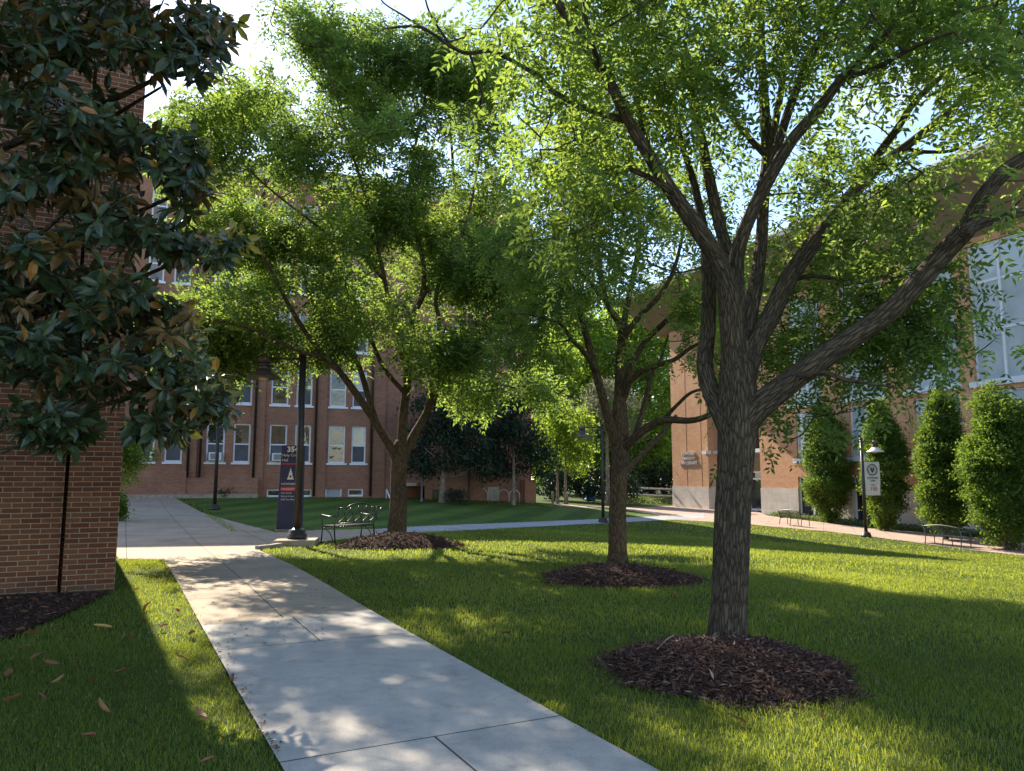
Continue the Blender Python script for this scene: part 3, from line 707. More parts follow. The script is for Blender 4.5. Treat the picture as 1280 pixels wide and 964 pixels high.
# emblem: small stepped clock tower
m = MB(); ez = fz(.40); e = SH*.14
for w_, a, b in ((.10,0,.12),(.075,.12,.3),(.055,.3,.55),(.035,.55,.72),(.018,.72,.86)): m.box(-w_*.95-.03, w_*.95-.03, yy-.004, yy+.005, ez+e*a, ez+e*b-.002)
m.prism([(-.04,ez+e*.86),(-.02,ez+e*.86),(-.03,ez+e*1.0)], yy-.004, yy+.005); m.build('emblem', 'sign_white', SR)
m = MB(); m.box(-.055, -.005, yy-.008, yy-.0045, ez+e*.16, ez+e*.34); m.build('emblem_door', 'navy', SR)
text_part('HOWARD', .10, 'sign_white', SR, (X0,yy,fz(.465)), rot, align='LEFT')
m = MB(); m.box(X0-.01, SW*.40, yy-.003, yy+.005, fz(.535), fz(.485)); m.build('red_bar', 'sign_red', SR)
text_part('UNIVERSITY', .075, 'sign_white', SR, (X0,yy-.004,fz(.522)), rot, align='LEFT')
for k, s_ in enumerate(('Law Center', 'School of Law', '2900 Van Ness St')): text_part(s_, .066, 'sign_white', SR, (X0,yy,fz(.565+k*.038)), rot, align='LEFT')

# ------------------------------------------------------------------ benches
def scroll_bench(loc, rz, label):
    r = empty('park_bench', loc, rz, label, 'bench')
    Lb_, dp, sh, bh = 1.26, .46, .42, .86
    # local: x along, +y = front, back at y=0
    lean = lambda z: -.16*(z-sh)/(bh-sh)
    for sx in (-1, 1):
        x = sx*Lb_/2
        m = MB(); m.tube([(x,-.06,0),(x,0,sh),(x,lean(bh),bh)], .018, 8).tube([(x,lean(bh),bh-.01),(x,lean(bh),bh+.03)], .026, 8); m.build('leg', 'bench_metal', r)
        m = MB(); m.tube([(x,dp+.03,0),(x,dp,.2),(x,dp-.02,sh)], .018, 8).tube([(x,dp-.02,sh-.03),(x,dp-.12,sh-.06),(x,.14,.24),(x,.03,.06)], .012, 6); m.build('leg', 'bench_metal', r)
        m = MB(); m.tube([(x,lean(.66),.66),(x,.2,.65),(x,dp+.02,.68),(x,dp+.05,.66)], .016, 8).tube([(x,dp-.0,sh),(x,dp+.01,.67)], .012, 8); m.build('armrest', 'bench_metal', r)
    m = MB()
    for k in range(13):
        x = -Lb_/2+.05+(Lb_-.1)*k/12; m.box(x-.03, x+.03, .01, dp, sh-.005, sh+.012)
    m.tube([(-Lb_/2,0,sh-.02),(Lb_/2,0,sh-.02)], .015, 8).tube([(-Lb_/2,dp,sh-.02),(Lb_/2,dp,sh-.02)], .015, 8); m.build('seat', 'bench_metal', r)
    m = MB(); pt = lambda x, z: (x, lean(z), z)
    m.tube([pt(-Lb_/2,bh), pt(-.36,bh)], .014, 8).tube([pt(.36,bh), pt(Lb_/2,bh)], .014, 8)
    m.tube([pt(.40*math.cos(t), bh-.04+.15*math.sin(t)) for t in np.linspace(0, math.pi, 13)], .014, 8)
    m.tube([pt(-Lb_/2,sh+.06), pt(Lb_/2,sh+.06)], .012, 8)
    for k in range(5):                                    # leafy scrolls
        x0 = -.56+.25*k
        m.tube([pt(x0+.30*t+.05*math.sin(3*t), sh+.08+(.36+.04*math.sin(k))*t**1.3) for t in np.linspace(0, 1, 8)], .013, 6)
        m.tube([pt(x0+.26-.22*t, sh+.10+.26*math.sin(t*1.7)) for t in np.linspace(0, 1, 8)], .011, 6)
    m.build('backrest', 'bench_metal', r); return r
b = G(417, 681); th = R(52); scroll_bench((b[0]+.63*math.cos(th), b[1]+.63*math.sin(th), b[2]+.02), th, 'black scrollwork metal bench between the lamp post and the left tree')
def mesh_bench(loc, rz, label, mat):
    r = empty('park_bench', loc, rz, label, 'bench', 'metal benches along the right walkway')
    Lb_, dp, sh, bh = 1.75, .5, .43, .84
    lean = lambda z: -.14*(z-sh)/(bh-sh)
    for sx in (-1, 0, 1):
        x = sx*(Lb_/2-.02)
        m = MB(); m.tube([(x,-.08,0),(x,0,sh),(x,lean(bh-.06),bh-.04+(.07 if sx == 0 else 0))], .02, 8); m.build('leg', mat, r)
        m = MB(); m.tube([(x,dp+.02,0),(x,dp,sh-.02),(x,0.02,sh-.03)], .02, 8); m.build('leg', mat, r)
        if sx: m = MB(); m.tube([(x,lean(.64),.64),(x,.25,.66),(x,dp,.65),(x,dp+.02,.60),(x,dp,sh)], .018, 8); m.build('armrest', mat, r)
    m = MB()
    arch = lambda x: bh-.05+.09*math.cos(x/(Lb_/2)*1.5)
    m.tube([(x, lean(arch(x)), arch(x)) for x in np.linspace(-Lb_/2, Lb_/2, 15)], .022, 8); m.tube([(-Lb_/2,0,sh+.04),(Lb_/2,0,sh+.04)], .016, 8)
    for x in np.linspace(-Lb_/2+.03, Lb_/2-.03, 52): m.tube([(x,0,sh+.04),(x,lean(arch(x)),arch(x))], .0065, 4, False)
    m.build('backrest', mat, r)
    m = MB()
    for k in range(16): y = .02+k*.03; m.box(-Lb_/2, Lb_/2, y, y+.019, sh-.012, sh+.004)
    m.build('seat', mat, r); return r
def on_ground(px, py):
    g = G(px, py); return g
wd = R(112)
b = G(1180, 683); mesh_bench((b[0], b[1], b[2]+.012), R(112+180), 'grey metal bench nearest on the right walkway, below the rightmost hornbeams', 'bench_grey')
b = G(989, 657.5); mesh_bench((b[0], b[1], b[2]+.012), R(112+180), 'black metal bench near the library entrance, just right of the big tree', 'bench_metal')

# kerb stones beside the lamp plinth
kp = [np.array(q) for q in g2([(321,688),(335,686.5),(352,684)])]
for i in range(2):
    a, b = kp[i], kp[i+1]; mid = (a+b)/2; d = b-a; ln = np.linalg.norm(d)
    o_ = MB().box(-ln/2+.01, ln/2-.01, -.07, .07, -.1, .10).build('kerb_stone', 'kerb', None, .015)
    o_.location = (mid[0], mid[1], H(*mid)); o_.rotation_euler = (0,0,math.atan2(d[1], d[0]))
    tag(o_, 'low brown kerb stone edging the plaza, %s' % ('the one at the path side' if i == 0 else 'the one touching the lamp block'), 'kerb', 'kerb stones by the lamp block')

# ------------------------------------------------------------------ service yard bits by the hall
def hall_pt(px, py): g = G(px, py); return g
for i, px in enumerate((602.5, 616, 629.5, 643)):
    p = P(px, 628, 47.2); z = H(p[0], p[1])
    pts = [(-.33,0,-.05),(-.33,0,.42)] + [(.33*math.cos(t), 0, .42+.33*math.sin(t)) for t in np.linspace(math.pi, 0, 11)][1:-1] + [(.33,0,.42),(.33,0,-.05)]
    o_ = MB().tube(pts, .03, 8).build('bike_rack', 'pale_metal'); o_.location = (p[0], p[1], z); o_.rotation_euler = (0,0,R(8))
    tag(o_, ('silver hoop bike rack farthest left of the row by the hall', 'silver hoop bike rack in front of the pale vent', 'silver hoop bike rack just right of the pale vent', 'silver hoop bike rack nearest the brick pier')[i], 'bike rack', 'bike rack hoops by the brick hall')
p = P(662, 631, 49); o_ = empty('post_sign', (p[0], p[1], H(p[0],p[1])), R(5), 'small white sign on a short post beside the brick pier', 'sign')
MB().box(-.04,.04,-.03,.03,-.1,.75).build('post', 'timber', o_); MB().box(-.22,.22,-.05,-.03,.45,1.25).build('panel', 'white_paint', o_)
for px, lb in ((691,'thin bollard left of the small twin-trunk tree'), (709,'thin bollard right of the small twin-trunk tree')):
    p = P(px, 632, 52); o_ = MB().lathe([(.08,-.1),(.08,.75),(.06,.8),(.02,.82)], n=12).build('bollard', 'timber'); o_.location = (p[0], p[1], H(p[0],p[1]))
    tag(o_, lb, 'bollard', 'bollards by the far path')
p = P(738, 622, 72); o_ = empty('waste_bin', (p[0], p[1], H(p[0],p[1])), 0, 'blue waste bin under the dark trees far beyond the lamp', 'bin')
m = MB(); m.prism([(-.42,.1),(.42,.1),(.5,1.35),(-.5,1.35)], -.4, .4); m.build('body', 'blue', o_, .03); MB().box(-.54,.54,-.44,.44,1.352,1.46).build('lid', 'blue', o_, .02); MB().tube([(-.5,.3,.12),(.5,.3,.12)], .12, 10).build('wheels', 'dark_metal', o_)
# guard rail beyond the planting bed
ga, gb = P(735, 620, 74), P(845, 620, 70)
o_ = empty('guard_rail', (0,0,0), 0, 'long pale two-rail guard rail beyond the planting bed left of the library', 'railing')
za_, zb2 = H(ga[0],ga[1]), H(gb[0],gb[1])
for z, r in ((1.35,.10),(.72,.10)):
    MB().tube([(ga[0],ga[1],za_+z),(gb[0],gb[1],zb2+z)], r, 8).build('rail', 'pale_metal', o_)
for t in np.linspace(0, 1, 6):
    q = ga+(gb-ga)*t; zz = H(q[0],q[1]); MB().box(q[0]-.06,q[0]+.06,q[1]-.06,q[1]+.06,zz-.1,zz+1.3).build('post', 'timber', o_)
# bin by library door
q = G(887, 634.5); o_ = empty('litter_bin', (q[0], q[1], q[2]), R(-68), 'grey litter bin beside the library entrance wall', 'bin')
m = MB(); m.lathe([(.26,0),(.28,.05),(.28,.8),(.25,.86)], n=20); m.build('body', 'grey_metal', o_); m = MB(); m.lathe([(.30,.86),(.30,.9),(.2,1.02),(.05,1.05)], n=20); m.build('lid', 'dark_metal', o_)
# white stair rail at hall door
p1 = P(483, 612, 44.2); p2 = P(489, 626, 43.6)
o_ = MB().tube([p1, p2], .045, 8).tube([p1, (p1[0],p1[1],H(p1[0],p1[1])-.1)], .03, 8).tube([p2, (p2[0],p2[1],H(p2[0],p2[1])-.1)], .03, 8).build('stair_rail', 'white_paint'); tag(o_, 'short sloping white handrail at the hall service door', 'handrail')

# ------------------------------------------------------------------ trees
class Skel:
    """tapered limbs merged in one trunk mesh; keeps sample points for twigs"""
    def __init__(s): s.V = []; s.F = []; s.B = []; s.n = 0; s.pts = []; s.rad = []
    def limb(s, pts, rad, n=10, sub=5, wob=.0, flare=False, ridges=0):
        pts = np.array(pts, float); rad = np.array(rad, float); m = len(pts)
        if m > 2 and sub > 1:
            Pp = np.vstack([2*pts[0]-pts[1], pts, 2*pts[-1]-pts[-2]]); q = []; rr = []
            for i in range(m-1):
                for k in range(sub):
                    t = k/sub; a, b, c, d = Pp[i], Pp[i+1], Pp[i+2], Pp[i+3]
                    q.append(.5*((2*b)+(c-a)*t+(2*a-5*b+4*c-d)*t*t+(3*b-a-3*c+d)*t**3)); rr.append(rad[i]+(rad[i+1]-rad[i])*t)
            q.append(pts[-1]); rr.append(rad[-1]); pts = np.array(q); rad = np.array(rr)
        e0, e1 = unit(pts[0]-pts[1]), unit(pts[-1]-pts[-2])
        pts = np.vstack([pts[0]+e0*rad[0]*.3, pts[0]+e0*rad[0]*.25, pts, pts[-1]+e1*rad[-1]*.5, pts[-1]+e1*rad[-1]*.6])
        rad = np.r_[rad[0]*.02, rad[0]*.8, rad, rad[-1]*.8, rad[-1]*.02]
        m = len(pts)
        if wob: 
            w = rng.normal(0, 1, (m, 3))*wob*rad[:,None]; w[0] = 0; pts = pts+w
        tang = np.gradient(pts, axis=0); tang /= np.linalg.norm(tang, axis=1)[:,None]+1e-9
        ref = np.array([1.,0,0]) if abs(tang[0][0]) < .8 else np.array([0,1.,0]); ln = 0; base = s.n
        ph = rng.uniform(0, 6.28, 4); ang = np.linspace(0, 2*math.pi, n, endpoint=False); off = rng.uniform(0, 40)
        for i in range(m):
            a = ref - tang[i]*np.dot(ref, tang[i]); a /= np.linalg.norm(a)+1e-9; c = np.cross(tang[i], a); ref = a
            if i: ln += np.linalg.norm(pts[i]-pts[i-1])
            lum = 1 + .05*np.sin(2*ang+ph[0]+ln*1.3) + .045*np.sin(3*ang+ph[1]-ln*2.1) + .03*np.sin(5*ang+ph[2]+ln*3)
            if ridges: lum = lum + ridges*np.abs(np.sin(11*ang+1.3*np.sin(3*ln+ph[0])+ln*.9))*(.6+.4*np.sin(23*ang+5*ln)) + rng.normal(0, .008, n)
            if flare: lum = lum + .38*math.exp(-ln/.16)*(1+.45*np.sin(5*ang+ph[3]))
            r = rad[i]*lum
            ring = pts[i] + r[:,None]*(np.cos(ang)[:,None]*a + np.sin(ang)[:,None]*c)
            s.V.append(ring); s.B.append(np.c_[rad[i]*np.cos(ang), rad[i]*np.sin(ang), np.full(n, ln+off)])
        k = np.arange(n); k2 = (k+1) % n
        for i in range(m-1): s.F.append(np.stack([base+i*n+k, base+i*n+k2, base+(i+1)*n+k2, base+(i+1)*n+k], -1))
        # close the tip
        s.n += m*n
        s.pts.append(pts); s.rad.append(rad)
    def allpts(s): return np.vstack(s.pts), np.concatenate(s.rad)
    def build(s, mat, parent): return np_mesh('trunk', np.vstack(s.V), np.vstack(s.F), mat, parent, smooth=True, bark=np.vstack(s.B))
def unit(v): return v/(np.linalg.norm(v, axis=-1, keepdims=True)+1e-9)
def leaf_quads(base, d, nrm, ll, lw, fold=.18, jit=None):
    """diamond leaflets: base, side, tip, side"""
    side = unit(np.cross(d, nrm)); nn = unit(np.cross(side, d))
    ll = np.asarray(ll).reshape(-1,1); lw = np.asarray(lw).reshape(-1,1)
    a = base; t = base + d*ll; mid = base + d*ll*.45 + nn*lw*fold
    V = np.stack([a, mid+side*lw*.5, t, mid-side*lw*.5], 1).reshape(-1, 3)
    n = len(base); return V, np.arange(4*n).reshape(n, 4)
def pinnate(c, d, n_pairs, rach, ll, lw):
    """compound leaves at c pointing along d"""
    n = len(c); K = 2*n_pairs+1
    up = np.array([0,0,1.]) + rng.normal(0, .45, (n,3)); side = unit(np.cross(d, up)); nrm = unit(np.cross(side, d))
    t = np.repeat(np.linspace(.25, .92, n_pairs), 2); t = np.r_[t, 1.0]; sg = np.r_[np.tile([1,-1], n_pairs), 0]
    rl = rach*rng.uniform(.7, 1.2, n)
    pos = c[:,None] + d[:,None]*(t[None,:,None]*rl[:,None,None]) - np.array([0,0,1.])*(.28*(t**2)[None,:,None]*rl[:,None,None])
    dd = d[:,None]*(.45+.55*(sg==0))[None,:,None] + side[:,None]*sg[None,:,None]*.95 + rng.normal(0, .22, (n,K,3)) - np.array([0,0,.22])
    dd = unit(dd); nn = unit(nrm[:,None] + rng.normal(0, .35, (n,K,3)))
    lls = ll*rng.uniform(.75, 1.15, (n,K)); 
    V, Fc = leaf_quads(pos.reshape(-1,3), dd.reshape(-1,3), nn.reshape(-1,3), lls.ravel(), (lls*lw/ll).ravel())
    tint = np.clip(rng.normal(.5, .23, (n,1)) + rng.normal(0, .14, (n,K)), 0, 1).ravel()
    return V, Fc, np.repeat(tint, 4)
def attach_twigs(sk, centers, r0=.012, r1=.004, trunk_min=None, frac=1.0, maxd=3.0):
    pts, rad = sk.allpts(); keep = np.ones(len(pts), bool)
    if trunk_min is not None: keep = pts[:,2] > trunk_min
    pts = pts[keep]; rad = rad[keep]
    order = rng.permutation(len(centers)); pool = pts
    added = []
    for i in order:
        if rng.random() > frac: continue
        c = centers[i]
        pp = pool if not added else np.vstack([pool, np.array(added)])
        dv = np.linalg.norm(pp-c, axis=1) + .5*np.maximum(0, pp[:,2]-c[2])
        j = int(np.argmin(dv)); a = pp[j]
        if dv[j] < .12 or dv[j] > maxd: continue
        m1 = a*.6+c*.4 + rng.normal(0, .07, 3)*dv[j] + np.array([0,0,-.05*dv[j]])
        m2 = a*.25+c*.75 + rng.normal(0, .06, 3)*dv[j]
        rr = min(r0*(.6+dv[j]*.5), r0*2.2)
        sk.limb([a, m1, m2, c], [rr, rr*.75, (rr+r1)/2, r1], n=5, sub=2)
        added += [m1, m2, c]
def blob_centers(blobs, d, holes=(), clus=1, crad=.3, shift=0.):
    out = []
    for bl in blobs:
        px, py, rx, ry, n = bl[:5]; off = bl[5] if len(bl) > 5 else 0; dr = bl[6] if len(bl) > 6 else 1.2
        k = 0; tries = 0
        while k < n and tries < n*20:
            tries += 1
            v = rng.normal(0, 1, 3); v = v/np.linalg.norm(v)*rng.random()**(1/2.6)
            x, y = px+v[0]*rx, py+v[1]*ry
            if any(((x-h[0])/h[2])**2+((y-h[1])/h[3])**2 < 1 for h in holes) and rng.random() < .93: continue
            c = P(x, y, d+off+shift+v[2]*dr); m_ = max(1, rng.poisson(clus)) if clus > 1 else 1
            for q in range(m_):
                out.append(c + (rng.normal(0, crad, 3)*np.array([1,1,.5]) if q else 0)); k += 1
    return np.array(out)
def clear_of_limbs(C, sk, rmin, dist):
    pts, rad = sk.allpts(); pts = pts[rad > rmin]
    dm = np.min(np.linalg.norm(C[:,None]-pts[None], axis=2), axis=1)
    return C[(dm > dist)]
def px_limbs(sk, limbs, d, n=10, wob=0.):
    for lim in limbs:
        off0, off1, pl = lim; m = len(pl); pts = []; rad = []
        for i, (x, y, r) in enumerate(pl):
            dd = d + off0 + (off1-off0)*i/max(1, m-1); pts.append(P(x, y, dd)); rad.append(r*.82*dd/F)
        sk.limb(pts, rad, n=n, sub=5, wob=wob)
def crown_pinnate(parent, centers, per, spread, npairs, rach, ll, lw, mat='leaf', out_from=None, name='crown'):
    n = len(centers); c = np.repeat(centers, per, 0) + rng.normal(0, spread, (n*per, 3))
    d = c - np.repeat(centers, per, 0); d = unit(d)*.8 + rng.normal(0, .5, d.shape)
    if out_from is not None: d = d + .5*unit(c-out_from)
    d[:,2] -= .15; d = unit(d)
    V, Fc, t = pinnate(c, d, npairs, rach, ll, lw)
    big = .5*np.sin(c[:,0]*1.9+c[:,2]*1.3)+.5*np.sin(c[:,1]*1.7-c[:,2]*2.1+1)
    t = np.clip(t + np.repeat(.24*big, len(t)//len(c)), 0, 1)
    return np_mesh(name, V, Fc, mat, parent, tint=t)

# ---- big tree at right (closest)
D1 = 7.35
g = G(909, 812); T1 = empty('shade_tree', (g[0], g[1], g[2]), 0, 'nearest large shade tree with thick furrowed trunk and one long limb reaching right', 'tree', 'shade trees in mulch rings')
inv = Matrix.Translation(-Vector(tuple(map(float, g))))
sk = Skel()
d1 = np.linalg.norm((g-np.array([0,0,CAMZ]))@np.array([0,cp,sp]))
D1 = float((g-np.array([0,0,CAMZ]))@np.array([0,cp,sp]))
trk = [(908,822,27),(909,790,25.5),(912,740,24),(916,650,23.5),(919,590,24),(921,545,26),(922,505,28),(921,470,24),(919,430,20)]
sk.limb([P(x,y,D1) for x,y,r in trk], [r*.86*D1/F for x,y,r in trk], n=110, sub=12, flare=True, ridges=.035)
LIMBS1 = [
 (0,-1.0,[(920,470,21),(916,420,18),(910,365,15.5),(898,328,14),(875,290,13),(840,240,11),(815,200,10),(785,150,9),(755,90,8),(720,40,7),(690,-10,6),(660,-80,4),(640,-150,2.5)]),
 (0.05,1.3,[(914,380,11),(910,320,9),(899,280,8.5),(887,225,8),(875,165,7),(865,115,6),(855,85,5),(830,40,4),(805,-20,3),(790,-100,2)]),
 (0,-.9,[(920,400,14),(921,325,11),(932,285,10),(950,245,9.5),(967,213,9),(990,175,8.5),(1020,140,8),(1055,95,7),(1095,55,5.5),(1130,20,4.5),(1180,-50,3),(1220,-120,2)]),
 (0.2,.9,[(952,240,8.5),(959,205,8.5),(957,160,8),(954,100,6.5),(952,50,5.5),(951,0,5),(945,-80,3.5),(940,-170,2)]),
 (-.2,.4,[(962,215,7),(985,140,6.5),(1010,78,5.5),(1040,25,5),(1058,-10,4),(1080,-90,2.5)]),
 (0.2,-.3,[(955,192,5),(930,165,4.2),(905,130,3.2),(893,100,2.2)]),
 (0.1,1.3,[(930,450,15),(938,390,12),(946,350,11),(952,300,9.5),(955,250,8),(962,190,6.5),(975,120,5),(985,50,4),(990,-40,2.5)]),
 (0,1.0,[(930,480,17),(944,430,15),(962,397,14.5),(985,350,13),(1020,300,12),(1060,250,10.5),(1090,215,9),(1130,185,7),(1180,145,6),(1230,100,5),(1285,55,4),(1350,10,2.5)]),
 (.6,.2,[(1072,232,7),(1100,190,6.2),(1122,160,5.5),(1145,125,4.5),(1190,85,3.5),(1230,55,2.5)]),
 (0,-1.3,[(925,540,21),(945,512,20),(972,489,19),(1010,460,18),(1060,425,17),(1110,390,16.5),(1150,350,16),(1185,312,15),(1210,285,14),(1226,252,11.5),(1256,215,11),(1300,185,9.5),(1370,130,7),(1440,60,4)]),
 (-1.1,-.8,[(1205,290,10),(1222,281,8.5),(1248,273,7),(1292,262,6),(1360,250,4)]),
 (0,.7,[(915,540,19),(898,508,15.5),(885,478,13.5),(881,450,12),(885,415,11),(886,360,10),(883,325,8.5),(880,290,7),(868,230,5.5),(850,170,4),(840,100,2.5)]),
 (.5,.1,[(985,352,4.5),(1010,345,4),(1035,347,3.2),(1062,352,2.5),(1092,356,1.8)]),
 (-.4,-.9,[(1000,470,5),(1030,466,4),(1055,474,3.2),(1085,479,2.0),(1122,486,.6)]),
 (-.3,.5,[(1040,440,5),(1065,432,3.6),(1090,420,3),(1115,405,2.4),(1140,400,1.6)]),
 (-.5,-1.2,[(780,150,5.2),(740,138,4.8),(695,117,4.2),(672,95,3.8),(650,82,3.5),(615,64,3.2),(580,66,3),(545,45,2.6),(520,33,2.3),(478,36,1.5)]),
 (-1.1,-1.1,[(530,37,2),(505,20,1.6),(480,4,1.2),(468,-15,.8)]),(-1.1,-1.3,[(560,52,2),(540,22,1.6),(532,0,1.2),(530,-20,.8)]),
 (-.5,-.2,[(838,238,5),(812,222,4.2),(790,212,3.8),(785,206,3)]),
 (-.6,.6,[(815,200,5),(800,150,4),(795,90,3.2),(800,30,2.4)]),
 (-.7,-1.6,[(755,92,4.5),(735,40,3.6),(728,-20,2.6)]),
 (-.5,-1.5,[(1055,97,4.5),(1095,85,3.8),(1140,60,3),(1190,40,2.2)]),
 (.7,.3,[(1130,186,4),(1160,190,3),(1200,185,2.4),(1250,150,1.8)]),
]
px_limbs(sk, LIMBS1, D1, n=14)
holes1 = [(1120,165,48,48),(1010,120,22,20),(640,45,25,28),(820,235,20,20),(905,220,14,22),(850,330,25,25),(1000,250,12,25),(1180,210,22,16),(690,170,16,22),(775,120,14,18),(930,60,14,18),(1210,60,24,16)]
BL1 = [(700,45,55,70,36,-.6,.9),(715,150,70,75,56,-.5,1.0),(715,250,50,50,32,-.2,.8),(770,40,90,80,52,-.4,1.4),(800,150,70,70,30,0,1.4),
 (870,70,80,80,48,.3,1.5),(930,150,70,80,28,.9,1.0),(900,240,60,60,22,1.0,.8),(985,60,80,80,44,0,1.5),(1010,210,50,70,30,1.0,.9),(1060,40,80,70,48,-.3,1.4),
 (1030,275,55,50,28,1.2,.8),(1000,350,45,45,18,1.2,.7),(1130,60,80,65,44,0,1.4),(1210,30,90,60,44,0,1.4),(1240,120,60,50,26,.3,1.2),(1190,165,50,35,12,.5,.9),
 (1120,395,44,52,60,.2,.6),(1105,440,55,28,30,.2,.6),(1150,430,24,38,14,.1,.5),(1080,330,40,30,12,.8,.7),(1100,260,60,30,14,.8,.7),
 (1135,240,48,20,18,-.7,.4),(1250,238,34,22,14,-1.0,.4),(1250,268,26,9,7,-1.0,.3),(955,520,28,45,10,1.2,.5),(960,420,30,45,16,1.2,.6),(1015,500,32,12,14,.9,.3),
 (835,100,40,60,16,-.5,1),
 (700,-80,90,80,30,-.3,1.2),(780,-90,120,100,46,0,1.8),(930,-100,120,110,50,0,1.9),(1080,-90,130,110,50,0,1.9),(1240,-60,120,80,40,0,1.6),(950,-230,260,120,60,0,2.0),(1400,60,80,90,26,.2,1.0)]
C1 = clear_of_limbs(blob_centers(BL1, D1, holes1, 9, .30, .25), sk, .035, .36)
attach_twigs(sk, C1, .010, .003, 3.0, 1.0, 2.2)
tt = sk.build('bark_tree', T1); tt.matrix_parent_inverse = inv
cr = crown_pinnate(T1, C1, 7, .15, 5, .25, .080, .032, 'leaf'); cr.matrix_parent_inverse = inv

# ---- middle tree
g = G(772, 706); D2 = float((g-np.array([0,0,CAMZ]))@np.array([0,cp,sp]))
T2 = empty('shade_tree', (g[0], g[1], g[2]), 0, 'middle shade tree with slender trunk in its own mulch ring, standing behind the big one', 'tree', 'shade trees in mulch rings')
inv = Matrix.Translation(-Vector(tuple(map(float, g))))
sk = Skel()
trk = [(772,712,12.5),(772,690,11.8),(772,640,11.2),(775,590,11),(776,560,12),(775,535,11),(774,500,8.5)]
sk.limb([P(x,y,D2) for x,y,r in trk], [r*.94*D2/F for x,y,r in trk], n=64, sub=8, flare=True, ridges=.035)
LIMBS2 = [(0,-.8,[(772,560,9),(767,545,7.5),(753,496,6.8),(738,440,6.2),(728,400,5.2),(715,360,4.2),(700,320,3.2),(690,280,2.4),(680,230,1.6)]),
 (0,.3,[(775,530,9),(774,490,8),(776,440,7.5),(777,410,6.5),(762,385,5),(755,365,4.5),(748,330,4),(745,280,3),(738,220,2)]),
 (0,1.2,[(778,500,6),(781,480,5.5),(790,455,5),(806,428,4.6),(830,404,4.2),(852,386,3.6),(885,374,2.8),(900,350,1.5)]),
 (0,-.9,[(781,495,5.5),(790,473,5),(812,460,4.4),(842,450,3.6),(862,436,3),(892,420,2)]),
 (0,-1.4,[(778,565,8),(788,552,6.5),(810,534,6),(830,525,5.4),(860,526,4.8),(880,522,4.2),(895,513,3.2),(905,500,1.5)]),
 (-.3,-1.2,[(832,522,3.5),(845,508,3),(862,492,2.6),(880,486,2),(895,484,1.2)]),
 (0,.9,[(778,590,6),(790,580,5),(806,564,4.4),(824,546,3.6),(845,520,2.6)]),
 (0,1.0,[(790,556,4.5),(800,525,4),(808,496,3.8),(814,470,3.2),(826,448,2.4),(835,420,1.5)]),
 (0,-.7,[(778,425,5.6),(786,412,5),(802,393,4.2),(826,368,3.6),(842,338,3),(852,300,2.4),(860,260,1.6)]),
 (0,.8,[(777,430,6),(782,390,5),(791,350,4.2),(800,290,3.4),(795,235,2.4),(790,190,1.5)]),
 (-.4,-1.5,[(745,462,4.5),(730,440,4),(715,425,3.4),(700,405,2.8),(670,395,2),(645,392,1.4)]),
 (0,1.4,[(750,370,3.4),(725,340,3),(690,325,2.4),(655,330,1.6)])]
px_limbs(sk, LIMBS2, D2, n=10)
holes2_ = [(690,425,22,26),(760,395,16,14),(722,205,20,16),(815,235,16,16),(752,445,16,30),(835,360,12,14),(665,250,14,14),(790,440,16,20),(800,300,12,14)]
BL2 = [(705,270,70,55,85,0,1.6),(745,335,85,45,95,0,1.5),(690,345,60,40,70,-.3,1.4),(830,290,60,60,60,.2,1.5),(850,385,50,40,45,.2,1.2),(720,190,80,50,60,.2,1.6),(800,190,70,50,45,.3,1.5),
 (790,350,50,40,40,.4,1.2),(645,330,50,50,55,-.5,1.2),(880,330,40,60,35,.5,1.2),(760,110,90,50,40,0,1.5),(850,450,40,25,18,0,1),(700,395,30,20,20,-.5,.9),(655,430,50,35,45,-.3,1.2),(715,380,50,25,30,-.2,1)]
BL2 = [(*b[:4], max(8,int(b[4]*.40)), *b[5:]) for b in BL2]
C2 = clear_of_limbs(blob_centers(BL2, D2, holes2_, 9, .36), sk, .045, .4)
attach_twigs(sk, C2, .014, .005, 4.0, 1.0, 3)
tt = sk.build('bark_warm', T2); tt.matrix_parent_inverse = inv
cr = crown_pinnate(T2, C2, 12, .145, 4, .26, .10, .040, 'leaf'); cr.matrix_parent_inverse = inv

